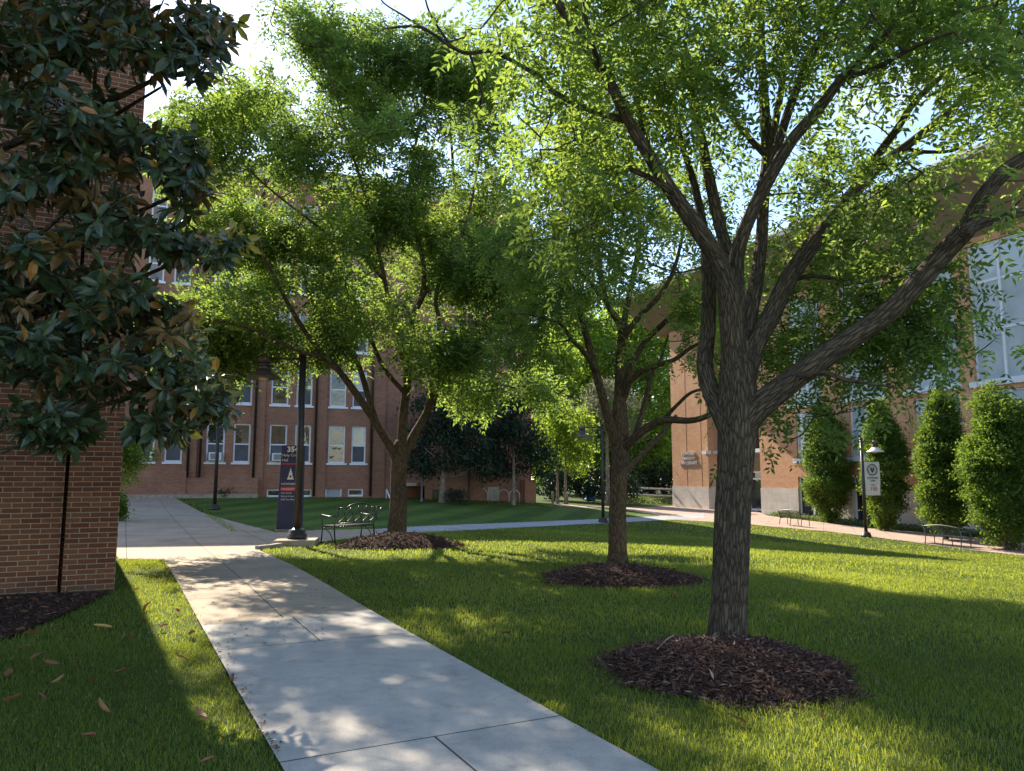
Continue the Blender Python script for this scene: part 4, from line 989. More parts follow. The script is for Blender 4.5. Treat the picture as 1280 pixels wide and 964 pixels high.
# ---- left tree
g = G(497, 674); D3 = float((g-np.array([0,0,CAMZ]))@np.array([0,cp,sp]))
T3 = empty('shade_tree', (g[0], g[1], g[2]), 0, 'broad leafy shade tree behind the black bench, its crown filling the left half', 'tree', 'shade trees in mulch rings')
inv = Matrix.Translation(-Vector(tuple(map(float, g))))
sk = Skel()
trk = [(495,682,12.5),(496,665,11.5),(497,630,10.5),(498,600,10),(500,575,10.5),(502,555,9.5)]
sk.limb([P(x,y,D3) for x,y,r in trk], [r*D3/F for x,y,r in trk], n=24, sub=7, flare=True)
LIMBS3 = [(0,-2.0,[(498,578,7.5),(488,558,6.5),(478,543,6),(463,518,5.8),(444,490,5.4),(425,465,5),(405,445,4.6),(385,420,4),(366,390,3.4),(350,360,2.8),(330,320,2.2),(315,280,1.5)]),
 (-.2,1.2,[(470,528,5),(460,495,4.6),(448,457,4.2),(428,426,3.8),(400,398,3.3),(385,365,2.7),(375,320,2)]),
 (0,.3,[(502,560,7.5),(504,519,6.6),(510,470,6),(512,420,5.4),(517,392,4.8),(527,372,4.4),(530,335,3.8),(520,290,3.2),(512,250,2.8),(517,195,2.4),(530,130,1.7),(538,80,1)]),
 (0,-1.6,[(509,465,4.6),(498,425,4.2),(488,390,3.8),(480,345,3.2),(470,300,2.8),(455,240,2.4),(440,190,1.9),(420,120,1.3),(400,60,.8)]),
 (0,1.6,[(503,575,7.5),(515,548,6.4),(528,525,6),(541,500,5.6),(556,470,5),(575,448,4.4),(592,428,3.8),(620,402,3.2),(652,390,2.6),(690,382,1.8)]),
 (.3,-1.3,[(532,518,4.6),(543,475,4.2),(548,440,3.8),(549,405,3.4),(545,372,3),(555,335,2.7),(575,300,2.3),(590,250,1.8),(600,190,1.2)]),
 (0,1.8,[(526,376,3.8),(545,340,3.2),(560,300,2.8),(568,250,2.4),(565,190,2),(560,130,1.4)]),
 (0,-2.2,[(478,348,3),(455,320,2.6),(420,300,2.2),(380,270,1.8),(330,230,1.3),(280,180,1)]),
 (0,2.2,[(505,490,4),(480,460,3.4),(462,420,3),(440,370,2.6),(420,330,2.2),(410,270,1.7)]),
 (-1.5,-2.5,[(405,445,3.4),(375,440,2.8),(345,425,2.4),(310,410,1.9),(270,400,1.4)]),
 (1,2,[(560,466,3.6),(585,460,3),(610,462,2.4),(640,470,1.6)])]
px_limbs(sk, LIMBS3, D3, n=9)
holes3 = [(425,180,26,20),(562,200,26,22),(470,185,16,14),(355,85,22,60),(690,425,16,18),(515,330,12,12),(455,325,12,12),(600,240,16,14),(545,160,12,12),(395,225,14,12),(290,190,20,10)]
BL3 = [(400,90,50,75,80,0,2.2),(450,150,85,70,130,.2,2.4),(530,100,85,75,110,.2,2.4),(590,150,75,75,80,.3,2.2),(335,170,70,55,70,0,2.2),(270,140,55,32,45,0,1.6),(360,240,90,55,95,0,2.4),
 (300,290,80,50,85,0,2.0),(430,270,90,60,95,0,2.6),(520,260,80,60,80,0,2.6),(590,300,70,60,85,.3,2.0),(622,345,65,55,150,-.2,1.6),(560,350,70,55,75,0,2.4),(300,370,85,50,105,-.6,2.0),(245,400,55,55,80,-.8,1.5),
 (390,350,80,50,85,0,2.6),(470,370,70,50,55,.2,2.6),(600,430,65,45,65,.4,1.6),(540,430,60,50,55,.4,2.0),(570,495,50,35,35,.6,1.3),(370,405,70,32,50,-.6,2.0),(290,428,60,22,36,-.4,1.2),(640,270,55,50,45,.4,1.6),(430,430,50,30,25,.5,2.0),(500,60,60,40,30,0,1.6),(480,230,60,50,40,0,2.4),(225,445,40,30,24,-.9,1.0),(222,200,30,42,30,-1.2,1.2),(262,150,45,30,30,-3.6,.9),(222,172,25,22,18,-3.0,.9),(310,125,45,40,18,-4.2,1.0),(390,55,34,48,60,0,1.4),(440,60,50,50,26,.2,1.6),(540,60,40,40,40,0,1.6),
 (650,480,30,40,20,.6,1.0),(620,90,60,60,45,.6,1.8)]
BL3 = [(*b[:4], max(8,int(b[4]*.52)), *b[5:]) for b in BL3]
C3 = clear_of_limbs(blob_centers(BL3, D3, holes3, 10, .48), sk, .06, .4)
attach_twigs(sk, C3, .018, .006, 5.0, .8, 4.5)
tt = sk.build('bark_warm', T3); tt.matrix_parent_inverse = inv
cr = crown_pinnate(T3, C3, 20, .14, 3, .30, .14, .056, 'leaf'); cr.matrix_parent_inverse = inv

# ---- magnolia on the left
mg = np.array([-6.6, 7.6]); mz = H(*mg)
TM = empty('magnolia_tree', (mg[0], mg[1], mz), 0, 'large magnolia with glossy dark leaves and brown undersides in front of the brick corner', 'tree')
inv = Matrix.Translation(-Vector((mg[0], mg[1], mz)))
sk = Skel(); b0 = np.array([mg[0], mg[1], mz-.1])
sk.limb([b0, b0+[.05,0,1.2], b0+[.1,.05,2.6], b0+[.0,.1,4.5], b0+[.1,0,7], b0+[.1,.1,9.5]], [.17,.15,.14,.11,.07,.02], n=16, sub=5, flare=True)
for (px, py, d, z0) in [(60,180,7.2,3.0),(160,330,7.3,2.6),(230,480,7.1,2.0),(120,500,6.8,1.9),(270,60,7.4,4.6),(200,110,7.6,4.2),(240,320,7.4,2.8),(60,420,6.9,2.0),(40,40,7.2,4.6),(250,230,7.5,3.4),(100,250,7.0,2.9),(60,545,6.8,1.7),(170,20,7.3,5.0)]:
    e = P(px, py, d); s0 = np.array([mg[0]+.08, mg[1]+.04, z0+mz]); sk.limb([s0, s0*.65+e*.35+[0,0,-.12], s0*.3+e*.7+[0,0,-.1], e], [.055,.04,.028,.012], n=8, sub=4)
BLM = [(40,40,80,60,60,0,1.0),(130,30,80,50,50,0,1.0),(230,60,75,55,48,.1,.8),(250,40,50,30,18,.1,.6),(60,140,85,55,48,0,1.0),(150,140,50,40,14,.1,.8),(110,200,70,35,34,0,.9),(215,190,45,40,24,.1,.6),(30,230,60,45,34,0,.9),(235,235,35,40,22,.2,.6),(130,270,60,35,30,0,.8),
 (190,300,50,30,20,.1,.7),(265,310,45,26,22,.2,.5),(40,330,70,50,42,0,.9),(120,370,75,45,46,0,.8),(200,400,50,40,26,.1,.6),(40,430,70,50,44,0,.9),(130,460,85,40,52,0,.8),(225,480,60,34,34,.1,.5),(265,505,32,22,14,.1,.4),(60,520,60,32,36,0,.7),(205,525,45,24,16,.1,.4),(85,550,20,12,6,0,.3),(30,385,40,30,14,0,.6),
 (-80,100,90,150,60,0,1.2),(-80,350,90,150,60,0,1.2),(40,-90,150,80,60,0,1.2),(210,-60,90,60,30,0,.8)]
HM = [(150,118,26,30),(205,140,26,18),(165,125,20,24),(170,330,24,16),(110,320,25,12),(70,270,40,14),(40,395,50,10),(190,330,18,14),(190,255,16,14),(75,500,16,8)]
BLM = [(*b[:4], int(b[4]*1.18), *b[5:]) for b in BLM]
HM = [(h[0],h[1],h[2]*1.15,h[3]*1.15) for h in HM] + [(15,275,22,12),(95,430,16,10),(60,90,18,10),(150,420,14,12),(230,275,16,12)]
CM = blob_centers(BLM, 7.0, HM)
attach_twigs(sk, CM, .012, .006, 1.2, 1.0, 3)
tt = sk.build('bark_tree', TM); tt.matrix_parent_inverse = inv
# whorls of long leaves
def whorls(centers, per, ll, lw):
    n = len(centers); ax = rng.normal(0, .62, (n,3)) + np.array([.3,-.5,.5]); ax = unit(ax)
    t1 = unit(np.cross(ax, rng.normal(0,1,(n,3)))); t2 = np.cross(ax, t1)
    Vs = []; Ts = []
    for k in range(per):
        a = 2*math.pi*(k*.382) + rng.normal(0, .2, n); inner = (k/per)
        el = R(8) + (1-inner)*-.45 + inner*.8 + rng.normal(0, .22, n)
        rad_ = np.cos(a)[:,None]*t1 + np.sin(a)[:,None]*t2
        d = unit(rad_*np.cos(el)[:,None] + ax*np.sin(el)[:,None] + np.array([0,0,-.28])); nr = unit(ax*np.cos(el)[:,None] - rad_*np.sin(el)[:,None])
        s = unit(np.cross(d, nr)); nn = np.cross(s, d)
        l = (ll*rng.uniform(.6, 1.12, n))[:,None]; w = l*lw/ll*rng.uniform(.85, 1.1, (n,1)); b_ = centers + rng.normal(0, .012, (n,3)) - ax*(1-inner)*.05
        curl = rng.normal(-.10, .08, (n,1))
        row = lambda t, ww, dr: (b_ + d*l*t + nn*l*dr, ww)
        P0 = b_ + d*l*.08
        m1 = b_+d*l*.36+nn*l*.02; m2 = b_+d*l*.68+nn*l*curl*.5; tip = b_+d*l+nn*l*curl*1.5
        l1 = m1+s*w*.45+nn*w*.13; r1 = m1-s*w*.45+nn*w*.13; l2 = m2+s*w*.48+nn*w*.13; r2 = m2-s*w*.48+nn*w*.13
        Vs.append(np.stack([P0,m1,m2,tip,l1,l2,r1,r2], 1)); 
        tv = np.clip(rng.normal(.45, .2, n), 0, .88); yl = rng.random(n) < .022; tv = np.where(yl, rng.uniform(.93, 1, n), tv); Ts.append(np.repeat(tv[:,None], 8, 1))
    V = np.stack(Vs, 1).reshape(-1, 8, 3); T_ = np.stack(Ts, 1).reshape(-1)
    k = len(V); base = (np.arange(k)*8)[:,None]
    q = np.concatenate([base+np.array([[0,1,4,4]]), base+np.array([[1,2,5,4]]), base+np.array([[2,3,5,5]]), base+np.array([[0,6,1,1]]), base+np.array([[1,6,7,2]]), base+np.array([[2,7,3,3]])])
    tri = np.concatenate([base+np.array([[0,1,4]]), base+np.array([[1,2,5]]), base+np.array([[1,5,4]]), base+np.array([[2,3,5]]), base+np.array([[0,6,1]]), base+np.array([[1,6,7]]), base+np.array([[1,7,2]]), base+np.array([[2,7,3]])])
    # upper side = nn side: flip winding so normals face nn
    return V.reshape(-1,3), tri[:, ::-1], T_
V, Fc, t = whorls(CM, 10, .195, .070)
cr = np_mesh('crown', V, Fc, 'magnolia_leaf', TM, smooth=False, tint=t); cr.matrix_parent_inverse = inv

# ---- generic trees: trunk + limbs + crown from leaf clumps in ellipsoid lobes
def generic_tree(name, base, Hh, lobes, label, cat='tree', group=None, leafmat='leaf_far', bark='bark_warm', trunk_r=.2, n_clump=120, per=40, spread=.5, lsz=.22, lw=.11, trunks=1, droop=0, shell=.55, lean=0):
    r = empty(name, base, 0, label, cat, group); sk = Skel()
    cs = []
    vol = np.array([l[3]*l[4]*l[5] for l in lobes])**.7; vol /= vol.sum()
    for l, w in zip(lobes, vol):
        n = max(4, int(n_clump*w)); v = unit(rng.normal(0,1,(n,3)))*(shell+(1-shell)*rng.random((n,1))**.6)
        cs.append(np.array(l[:3]) + v*np.array(l[3:6]))
    cs = np.vstack(cs)
    for k in range(trunks):
        ox = (k-(trunks-1)/2)*.55
        top = np.array([lean+ox*1.3, 0, Hh*.86])
        sk.limb([(ox,0,-.1),(ox*1.05,0,Hh*.2),(ox*1.2+lean*.5,0.05,Hh*.5),top], [trunk_r,trunk_r*.82,trunk_r*.55,trunk_r*.12], n=12, sub=4, flare=True)
    sel = rng.permutation(len(cs))[:min(len(cs), 26)]
    attach_twigs(sk, cs[sel], trunk_r*.16, trunk_r*.05, Hh*.12, 1, 30)
    sk.build(bark, r)
    n = len(cs); c = np.repeat(cs, per, 0) + rng.normal(0, spread, (n*per,3))*np.array([1,1,.75])
    d = unit(rng.normal(0,1,c.shape) + np.array([0,0,-droop])); nr = unit(rng.normal(0,.7,c.shape)+np.array([0,0,.8]))
    s = lsz*rng.uniform(.6,1.2,len(c))
    V, Fc = leaf_quads(c, d, nr, s, s*lw/lsz)
    tn = np.clip(np.repeat(rng.normal(.5,.16,n), per)+rng.normal(0,.14,len(c)), 0, 1)
    np_mesh('crown', V, Fc, leafmat, r, tint=np.repeat(tn, 4)); return r

# hornbeams along the library
HB = [(1037,648,46.5,500,27),(1109,656,41,493,27),(1182,664,36,480,31),(1260,672,31.5,470,52)]
hl = ['narrow clipped hornbeam nearest the library entrance, leftmost of the row','clipped teardrop hornbeam directly behind the banner lamp','tall clipped hornbeam behind the grey bench, with two sunlit bulges','widest hornbeam at the right edge of the view']
for (px, py, d, pt, rw), lb in zip(HB, hl):
    p = P(px, py, d); z = H(p[0],p[1]); Ht = (py-pt)*d/F + (z*0); w = rw*d/F
    lobes = []
    for _k in range(7):
        f_ = rng.uniform(.25,.85); a_ = rng.uniform(0,6.28); q_ = w*(1.0-.5*f_)*.62; lobes.append((q_*math.cos(a_), q_*math.sin(a_), f_*Ht, w*.42, w*.42, Ht*.10))
    for k, (f, ww) in enumerate([(.12,.48),(.20,.80),(.33,1.0),(.48,1.0),(.59,.9),(.70,.76),(.80,.6),(.89,.42),(.95,.22)]):
        lobes.append((rng.normal(0,.10*w), rng.normal(0,.10*w), f*Ht, ww*w*rng.uniform(.85,1.1), ww*w*rng.uniform(.85,1.1), Ht*rng.uniform(.07,.11)))
    generic_tree('hornbeam_tree', (p[0],p[1],z), Ht, lobes, lb, 'tree', 'clipped hornbeams along the library', 'leaf_hornbeam', 'bark_tree', .10, 760, 70, .17, .14, .085, shell=.62)

# evergreens and woods by the hall
def px_tree(name, px, py, d, top, lobes_px, label, **kw):
    p = P(px, py, d); z = H(p[0],p[1]); Hh = (py-top)*d/F
    lobes = [((x-px)*d/F, rng.normal(0,.3)*rx*d/F, (py-y)*d/F, rx*d/F, max(rx,ry)*d/F*.85, ry*d/F) for x, y, rx, ry in lobes_px]
    return generic_tree(name, (p[0],p[1],z), Hh, lobes, label, **kw)
px_tree('evergreen_tree', 553, 627, 42.5, 462, [(545,560,36,34),(580,550,34,36),(535,520,30,34),(575,505,32,36),(560,475,24,22),(520,575,22,20),(600,575,20,20)], 'dark evergreen with a pale trunk in front of the brick hall', leafmat='leaf_dark', bark='bark_pale', trunk_r=.19, n_clump=260, per=44, spread=.30, lsz=.24, lw=.10, droop=.8)
px_tree('evergreen_tree', 642, 628, 44, 478, [(640,555,36,34),(655,520,32,34),(625,515,28,32),(645,488,22,20),(670,570,24,24),(615,575,22,22)], 'dark evergreen beside the brick pier at the hall end', leafmat='leaf_dark', bark='bark_pale', trunk_r=.12, n_clump=240, per=44, spread=.30, lsz=.24, lw=.10, droop=.8)
px_tree('twin_trunk_tree', 702, 631, 54, 500, [(700,560,26,30),(715,535,24,28),(690,535,22,26),(700,515,18,16),(725,575,18,22)], 'small twin-trunk tree with pale stems between the bollards', leafmat='leaf_far', bark='bark_pale', trunk_r=.11, trunks=2, n_clump=180, per=36, spread=.32, lsz=.26, lw=.13)
px_tree('flowering_tree', 760, 625, 64, 462, [(745,520,34,16),(770,500,30,14),(730,500,24,14),(760,480,26,12),(785,530,24,16),(735,540,24,12)], 'pale silvery layered tree in the gap left of the middle trunk', leafmat='leaf_pale', bark='bark_pale', trunk_r=.2, n_clump=170, per=40, spread=.35, lsz=.24, lw=.12)
woods = [
 (690,624,72,395,[(690,470,28,42),(700,520,30,40),(680,560,22,30)],'leaf_far','bright leafy tree just right of the hall end wall'),
 (722,622,86,350,[(722,430,36,60),(735,520,36,50),(710,560,26,36)],'leaf_far','tall pale-green woodland tree behind the twin-trunk tree'),
 (775,622,84,360,[(775,440,38,60),(790,540,34,50),(760,560,28,36)],'leaf_far','leafy woodland tree behind the distant lamp'),
 (815,622,80,330,[(815,420,34,60),(822,510,34,50),(805,570,28,34)],'leaf_far','sunlit woodland tree beside the library end wall'),
 (850,622,95,330,[(850,430,44,70),(850,540,40,60)],'leaf_far','woodland tree half hidden behind the library end wall'),
 (745,622,100,330,[(745,420,50,70),(750,540,46,60)],'leaf_far','rear woodland tree between the middle trunk and the lamp'),
 (672,622,100,380,[(672,460,34,60),(672,560,34,50)],'leaf_far','tall rear woodland tree glimpsed at the hall corner')]
for px, py, d, top, lo, lm, lb in woods:
    px_tree('woodland_tree', px, py, d, top, lo, lb, leafmat=lm, trunk_r=.3, n_clump=300, per=60, spread=.7, lsz=.42, lw=.26, group='trees of the wood between the buildings')
for px, py, d, top, lo, lm, lb in [
 (700,626,92,470,[(690,560,34,60),(720,560,30,56)],'leaf_far','low-branched green tree filling the gap behind the twin-trunk tree'),
 (765,626,96,470,[(760,560,34,60),(790,560,30,56)],'leaf_far','low-branched light tree behind the silvery tree'),
 (830,626,92,470,[(815,560,30,60),(845,560,34,56)],'leaf_far','low-branched light tree behind the wooden pole')]:
    px_tree('woodland_tree', px, py, d, top, lo, lb, leafmat=lm, trunk_r=.25, n_clump=260, per=50, spread=.7, lsz=.45, lw=.28, shell=.3, group='trees of the wood between the buildings')
px_tree('understorey_shrub', 735, 624, 68, 575, [(700,600,24,16),(740,598,24,18),(775,602,24,16)], 'dark low shrubs under the woodland trees behind the blue bin', cat='shrub', leafmat='leaf_dark', trunk_r=.05, n_clump=130, per=40, spread=.4, lsz=.3, lw=.17)
px_tree('understorey_shrub', 815, 624, 78, 565, [(800,600,26,18),(830,596,26,24),(850,600,20,20)], 'dark green shrub mass behind the guard rail', cat='shrub', leafmat='leaf_dark', trunk_r=.05, n_clump=130, per=40, spread=.4, lsz=.32, lw=.18)
px_tree('shrub', 612, 627, 41.5, 606, [(570,612,10,6)], 'small dark shrub at the foot of the pale evergreen trunk', cat='shrub', leafmat='leaf_dark', trunk_r=.03, n_clump=26, per=40, spread=.16, lsz=.12, lw=.06)
px_tree('shrub', 275, 621, 41.5, 608, [(275,615,14,5),(287,617,10,4)], 'low spreading shrub against the hall base left of the sign', cat='shrub', leafmat='leaf_dark', trunk_r=.03, n_clump=40, per=40, spread=.16, lsz=.12, lw=.06)
px_tree('shrub', 149, 656, 26, 618, [(149,644,5,11),(148,632,5,9)], 'green shrub peeking out behind the brick corner', cat='shrub', leafmat='leaf_far', trunk_r=.03, n_clump=60, per=40, spread=.1, lsz=.09, lw=.05)
px_tree('small_tree', 140, 640, 26, 520, [(163,555,20,18),(140,540,30,26),(146,578,16,14)], 'small green tree behind the brick corner, under the magnolia leaves', leafmat='leaf_far', trunk_r=.06, n_clump=110, per=40, spread=.22, lsz=.13, lw=.07)

# ------------------------------------------------------------------ mulch rings
def mound(px, py, rx, ry, hgt, label, nchip, csz):
    g = G(px, py); n = 44; m_ = 14; V = [(0,0,hgt)]; 
    an = np.linspace(0, 2*math.pi, n, endpoint=False); edge = 1+.06*np.sin(3*an+px)+.05*np.sin(7*an+1)+.03*np.sin(13*an)
    for j in range(1, m_+1):
        f = j/m_
        for a, e in zip(an, edge):
            x, y = rx*e*f*math.cos(a), ry*e*f*math.sin(a); h = hgt*(1-f**2.0)**1.0 + (.02*math.sin(9*x+3*y)*math.sin(7*y))*(1-f)
            V.append((x, y, h + H(g[0]+x, g[1]+y)-g[2] + (.012 if j < m_ else -.03)))
    V = np.array(V); F_ = []
    for k in range(n): F_.append((0, 1+k, 1+(k+1)%n, 1+(k+1)%n))
    tri = [(0,1+k,1+(k+1)%n) for k in range(n)]
    for j in range(m_-1):
        for k in range(n):
            a, b, c, d = 1+j*n+k, 1+j*n+(k+1)%n, 1+(j+1)*n+(k+1)%n, 1+(j+1)*n+k; tri += [(a,d,c),(a,c,b)]
    r = empty('mulch_mound', tuple(g), 0, label, 'mulch mound', 'mulch rings round the trees')
    np_mesh('mulch', V, np.array(tri), 'mulch', r, smooth=True)
    # shredded bark chips lying on it
    f = np.sqrt(rng.random(nchip))*np.where(rng.random(nchip)<.06, 1.25, 1.05); a = rng.uniform(0, 2*math.pi, nchip); e = 1+.06*np.sin(3*a+px)+.05*np.sin(7*a+1)
    x, y = rx*f*e*np.cos(a), ry*f*e*np.sin(a); z = hgt*np.maximum(0, 1-f**2.0) + H(g[0]+x, g[1]+y)-g[2] + .018
    d = unit(np.c_[rng.normal(0,1,(nchip,2)), rng.normal(0,.28,nchip)]); nr = unit(np.c_[rng.normal(0,.4,(nchip,2)), np.ones(nchip)])
    l = csz*rng.uniform(.5,1.6,nchip); V2, F2 = leaf_quads(np.c_[x,y,z], d, nr, l, l*.28, .3)
    np_mesh('bark_chips', V2, F2, 'chip', r, tint=np.repeat(np.clip(rng.beta(1.6,2.4,nchip),0,1), 4)).__setitem__('kind', 'stuff')
    return (g[0], g[1], rx, ry)
MD = [mound(910, 838, .99, 1.05, .20, 'dark mulch mound round the nearest big trunk', 9000, .055),
      mound(775, 724, 1.25, 1.15, .20, 'dark mulch mound round the middle slender trunk', 5000, .07),
      mound(499, 683, 1.5, 1.2, .30, 'mulch mound round the left tree beside the scrollwork bench', 4500, .08)]

sb = np.array(soilbed); lo, hi = sb.min(0), sb.max(0); q = rng.uniform(lo, hi, (9000,2)); q = q[inpoly(q[:,0], q[:,1], soilbed)]; nq = len(q)
l = .05*rng.uniform(.4,1.6,nq); V, Fc = leaf_quads(np.c_[q, H(q[:,0],q[:,1])+.038], unit(np.c_[rng.normal(0,1,(nq,2)), rng.normal(0,.25,nq)]), unit(np.c_[rng.normal(0,.4,(nq,2)), np.ones(nq)]), l, l*.3)
o = np_mesh('bark_mulch', V, Fc, 'chip', tint=np.repeat(rng.beta(1.4,2.8,nq), 4)); tag(o, 'dark shredded bark mulch over the soil at the brick corner', 'mulch', kind='stuff')
# ------------------------------------------------------------------ grass
_wr = np.random.default_rng(4)
WORN = [(_wr.uniform(-3.6,9), _wr.uniform(4,17), _wr.uniform(.2,.55)) for _ in range(26)] + [(-2.6,6.2,.4),(-3.6,8.3,.35),(.9,5.6,.3),(-.2,7.6,.3)]
def grass(n, y0, y1, hgt, wid, name, label=None, area=None, tintshift=0., xmargin=2.0):
    u = rng.random(n); y = np.sqrt(y0*y0 + u*(y1*y1-y0*y0)) if y0 > 0 else y0+u*(y1-y0)
    x = rng.uniform(-1, 1, n)*(y*.74+xmargin)
    ok = np.ones(n, bool)
    for pg in NOGRASS: ok &= ~inpoly(x, y, pg)
    ok &= ~inpoly(x, y, lawn2)
    for (cx, cy, rx, ry) in MD: ok &= ((x-cx)/(rx*.97))**2+((y-cy)/(ry*.97))**2 > 1
    # keep clear of the buildings
    for o_, th in ((O2, TH2),):
        ly = -(x-o_[0])*math.sin(th)+(y-o_[1])*math.cos(th); ok &= ly < -.4
    lx = (x-c0[0])*math.cos(TH0)+(y-c0[1])*math.sin(TH0); ly = -(x-c0[0])*math.sin(TH0)+(y-c0[1])*math.cos(TH0); ok &= ~((lx < .02) & (ly > 0) & (ly < 5))
    # worn thin patches
    thin = np.exp(-(((x-G(180,718)[0])/.7)**2+((y-G(180,718)[1])/.9)**2)) + np.exp(-(((x-G(420,690)[0])/.9)**2+((y-G(420,690)[1])/.5)**2)) + .7*np.exp(-(((x-G(790,835)[0])/.45)**2+((y-G(790,835)[1])/.25)**2))
    for (a_, b_, r_) in WORN: thin = thin + .62*np.exp(-(((x-a_)/r_)**2+((y-b_)/(r_*1.5))**2))
    ok &= rng.random(n) > thin*.8
    x, y = x[ok], y[ok]; n = len(x); x = x+rng.normal(0,.022,n); y = y+rng.normal(0,.022,n); z = H(x, y)
    pn = np.sin(x*1.3+np.sin(y*.9)*2)*np.sin(y*1.1+np.sin(x*.7)*2)
    hh = hgt*rng.uniform(.5, 1.25, n)*(1+.22*pn); la = rng.uniform(0, 2*math.pi, n); ln = rng.uniform(.15, .75, n)*hh
    dx, dy = np.cos(la), np.sin(la); w = wid*rng.uniform(.7, 1.2, n); sa = rng.uniform(0, 2*math.pi, n); sx, sy = np.cos(sa)*w/2, np.sin(sa)*w/2
    b1 = np.c_[x-sx, y-sy, z]; b2 = np.c_[x+sx, y+sy, z]
    m1 = np.c_[x+dx*ln*.35-sx*.8, y+dy*ln*.35-sy*.8, z+hh*.6]; m2 = np.c_[x+dx*ln*.35+sx*.8, y+dy*ln*.35+sy*.8, z+hh*.6]
    tp = np.c_[x+dx*ln, y+dy*ln, z+hh*rng.uniform(.8,1,n)]
    V = np.stack([b1,b2,m1,m2,tp], 1).reshape(-1,3); bs = (np.arange(n)*5)[:,None]
    Fc = np.concatenate([bs+np.array([[0,1,3]]), bs+np.array([[0,3,2]]), bs+np.array([[2,3,4]])])
    pm = np.sin(x*.55+2*np.sin(y*.31+1))*np.sin(y*.47+2*np.sin(x*.4)) 
    tn = np.clip(rng.normal(.48+tintshift, .18, n)+.15*pn+.20*pm, 0, .95); tn = np.where(rng.random(n) < .04+.16*np.clip(pm-.45,0,1), 1.0, tn)
    return V, Fc, np.repeat(tn, 5)
parts = [grass(170000, 2.5, 7.5, .046, .005, 'g', xmargin=1.5), grass(200000, 7.5, 15, .05, .0085, 'g'), grass(160000, 15, 30, .06, .017, 'g'), grass(90000, 30, 50, .055, .03, 'g')]
Vs, Fs, Ts = [], [], []; k = 0
for V, Fc, t in parts: Vs.append(V); Fs.append(Fc+k); Ts.append(t); k += len(V)
o = np_mesh('lawn_grass', np.vstack(Vs), np.vstack(Fs), 'grass_blade', tint=np.concatenate(Ts)); tag(o, 'short green lawn grass between the paths', 'grass', kind='stuff')

# ground cover strips: along the library and the bed left of it
def cover(name, poly, n, hgt, sz, label, mat='cover'):
    P_ = np.array(poly); lo, hi = P_.min(0), P_.max(0); xs, ys = [], []
    while len(xs) < n:
        x = rng.uniform(lo[0], hi[0], n*3); y = rng.uniform(lo[1], hi[1], n*3); k = inpoly(x, y, poly); xs += list(x[k]); ys += list(y[k])
    x, y = np.array(xs[:n]), np.array(ys[:n]); z = H(x, y)+rng.random(n)**1.3*hgt
    d = unit(np.c_[rng.normal(0,1,(n,2)), np.abs(rng.normal(.7,.5,n))]); nr = unit(rng.normal(0,1,(n,3))+np.array([0,0,.6])); s = sz*rng.uniform(.6,1.3,n)
    V, Fc = leaf_quads(np.c_[x,y,z], d, nr, s, s*.35); o_ = np_mesh(name, V, Fc, mat, tint=np.repeat(np.clip(rng.normal(.5,.2,n),0,1),4)); tag(o_, label, 'ground cover', kind='stuff')
wa = [G(962,645)[:2], G(1021,652)[:2], G(1090,659.5)[:2], G(1180,668)[:2], walk[9]]
walk_in = np.array([math.cos(R(22)), math.sin(R(22))])
strip = [*wa, *[q+walk_in*.9 for q in wa[::-1]]]; bed = [*[q+walk_in*.9 for q in wa], *[q+walk_in*3.2 for q in wa[::-1]]]
cover('light_groundcover', strip, 9000, .22, .16, 'light green grassy strip along the right walkway')
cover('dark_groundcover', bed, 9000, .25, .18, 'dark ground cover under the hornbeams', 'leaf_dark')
cover('planting_bed', g2([(765,632),(841,630),(841,624),(800,622),(770,624)]), 6000, .55, .24, 'pale green planting bed left of the library corner')

# ------------------------------------------------------------------ fallen leaves and twigs
def dead_leaf_mesh(seed, tintv):
    rr = np.random.default_rng(seed); V = []; n = 7
    for i in range(n):
        t = i/(n-1); w = .034*math.sin(math.pi*(.06+.88*t))**.8; zc = .018*math.sin(t*2.6+seed)+.006
        for s in (-1, 0, 1): V.append((.17*(t-.5), s*w, zc + abs(s)*.018*(1+.5*math.sin(seed*2+t*4))))
    F_ = []
    for i in range(n-1):
        for s in (0, 1): F_.append((i*3+s, (i+1)*3+s, (i+1)*3+s+1, i*3+s+1))
    me = bpy.data.meshes.new('fallen_leaf'); me.from_pydata(V, [], F_); me.update()
    a = me.attributes.new('tint', 'FLOAT', 'POINT'); a.data.foreach_set('value', np.clip(tintv+rr.normal(0,.04,len(V)),0,1).astype(np.float32)); me.materials.append(M['dead_leaf']); return me
lm = [dead_leaf_mesh(k, tv) for k, tv in enumerate((.1,.25,.4,.55,.7))]
ym = dead_leaf_mesh(9, .97)
spots = [(292,853,'path'),(200,940,'g'),(275,932,'g'),(258,962,'g'),(30,815,'s'),(45,830,'s'),(62,838,'g'),(98,833,'g'),(15,882,'g'),(72,858,'g'),(115,860,'g'),(25,795,'s'),(55,765,'s'),(45,755,'s'),(15,753,'s'),(205,790,'g'),(228,832,'g'),(178,783,'g'),(222,770,'g'),(168,742,'g'),(185,765,'g'),(160,805,'g'),(90,800,'g'),(10,850,'g'),(128,893,'g'),(38,800,'s'),(920,910,'g'),(1030,907,'g'),(845,752,'g'),(618,782,'g'),(632,800,'g'),(1040,862,'m'),(70,790,'s'),(30,770,'s'),(214,862,'g'),(240,800,'g'),(150,850,'g'),(52,880,'g'),(110,930,'g'),(250,902,'g')]
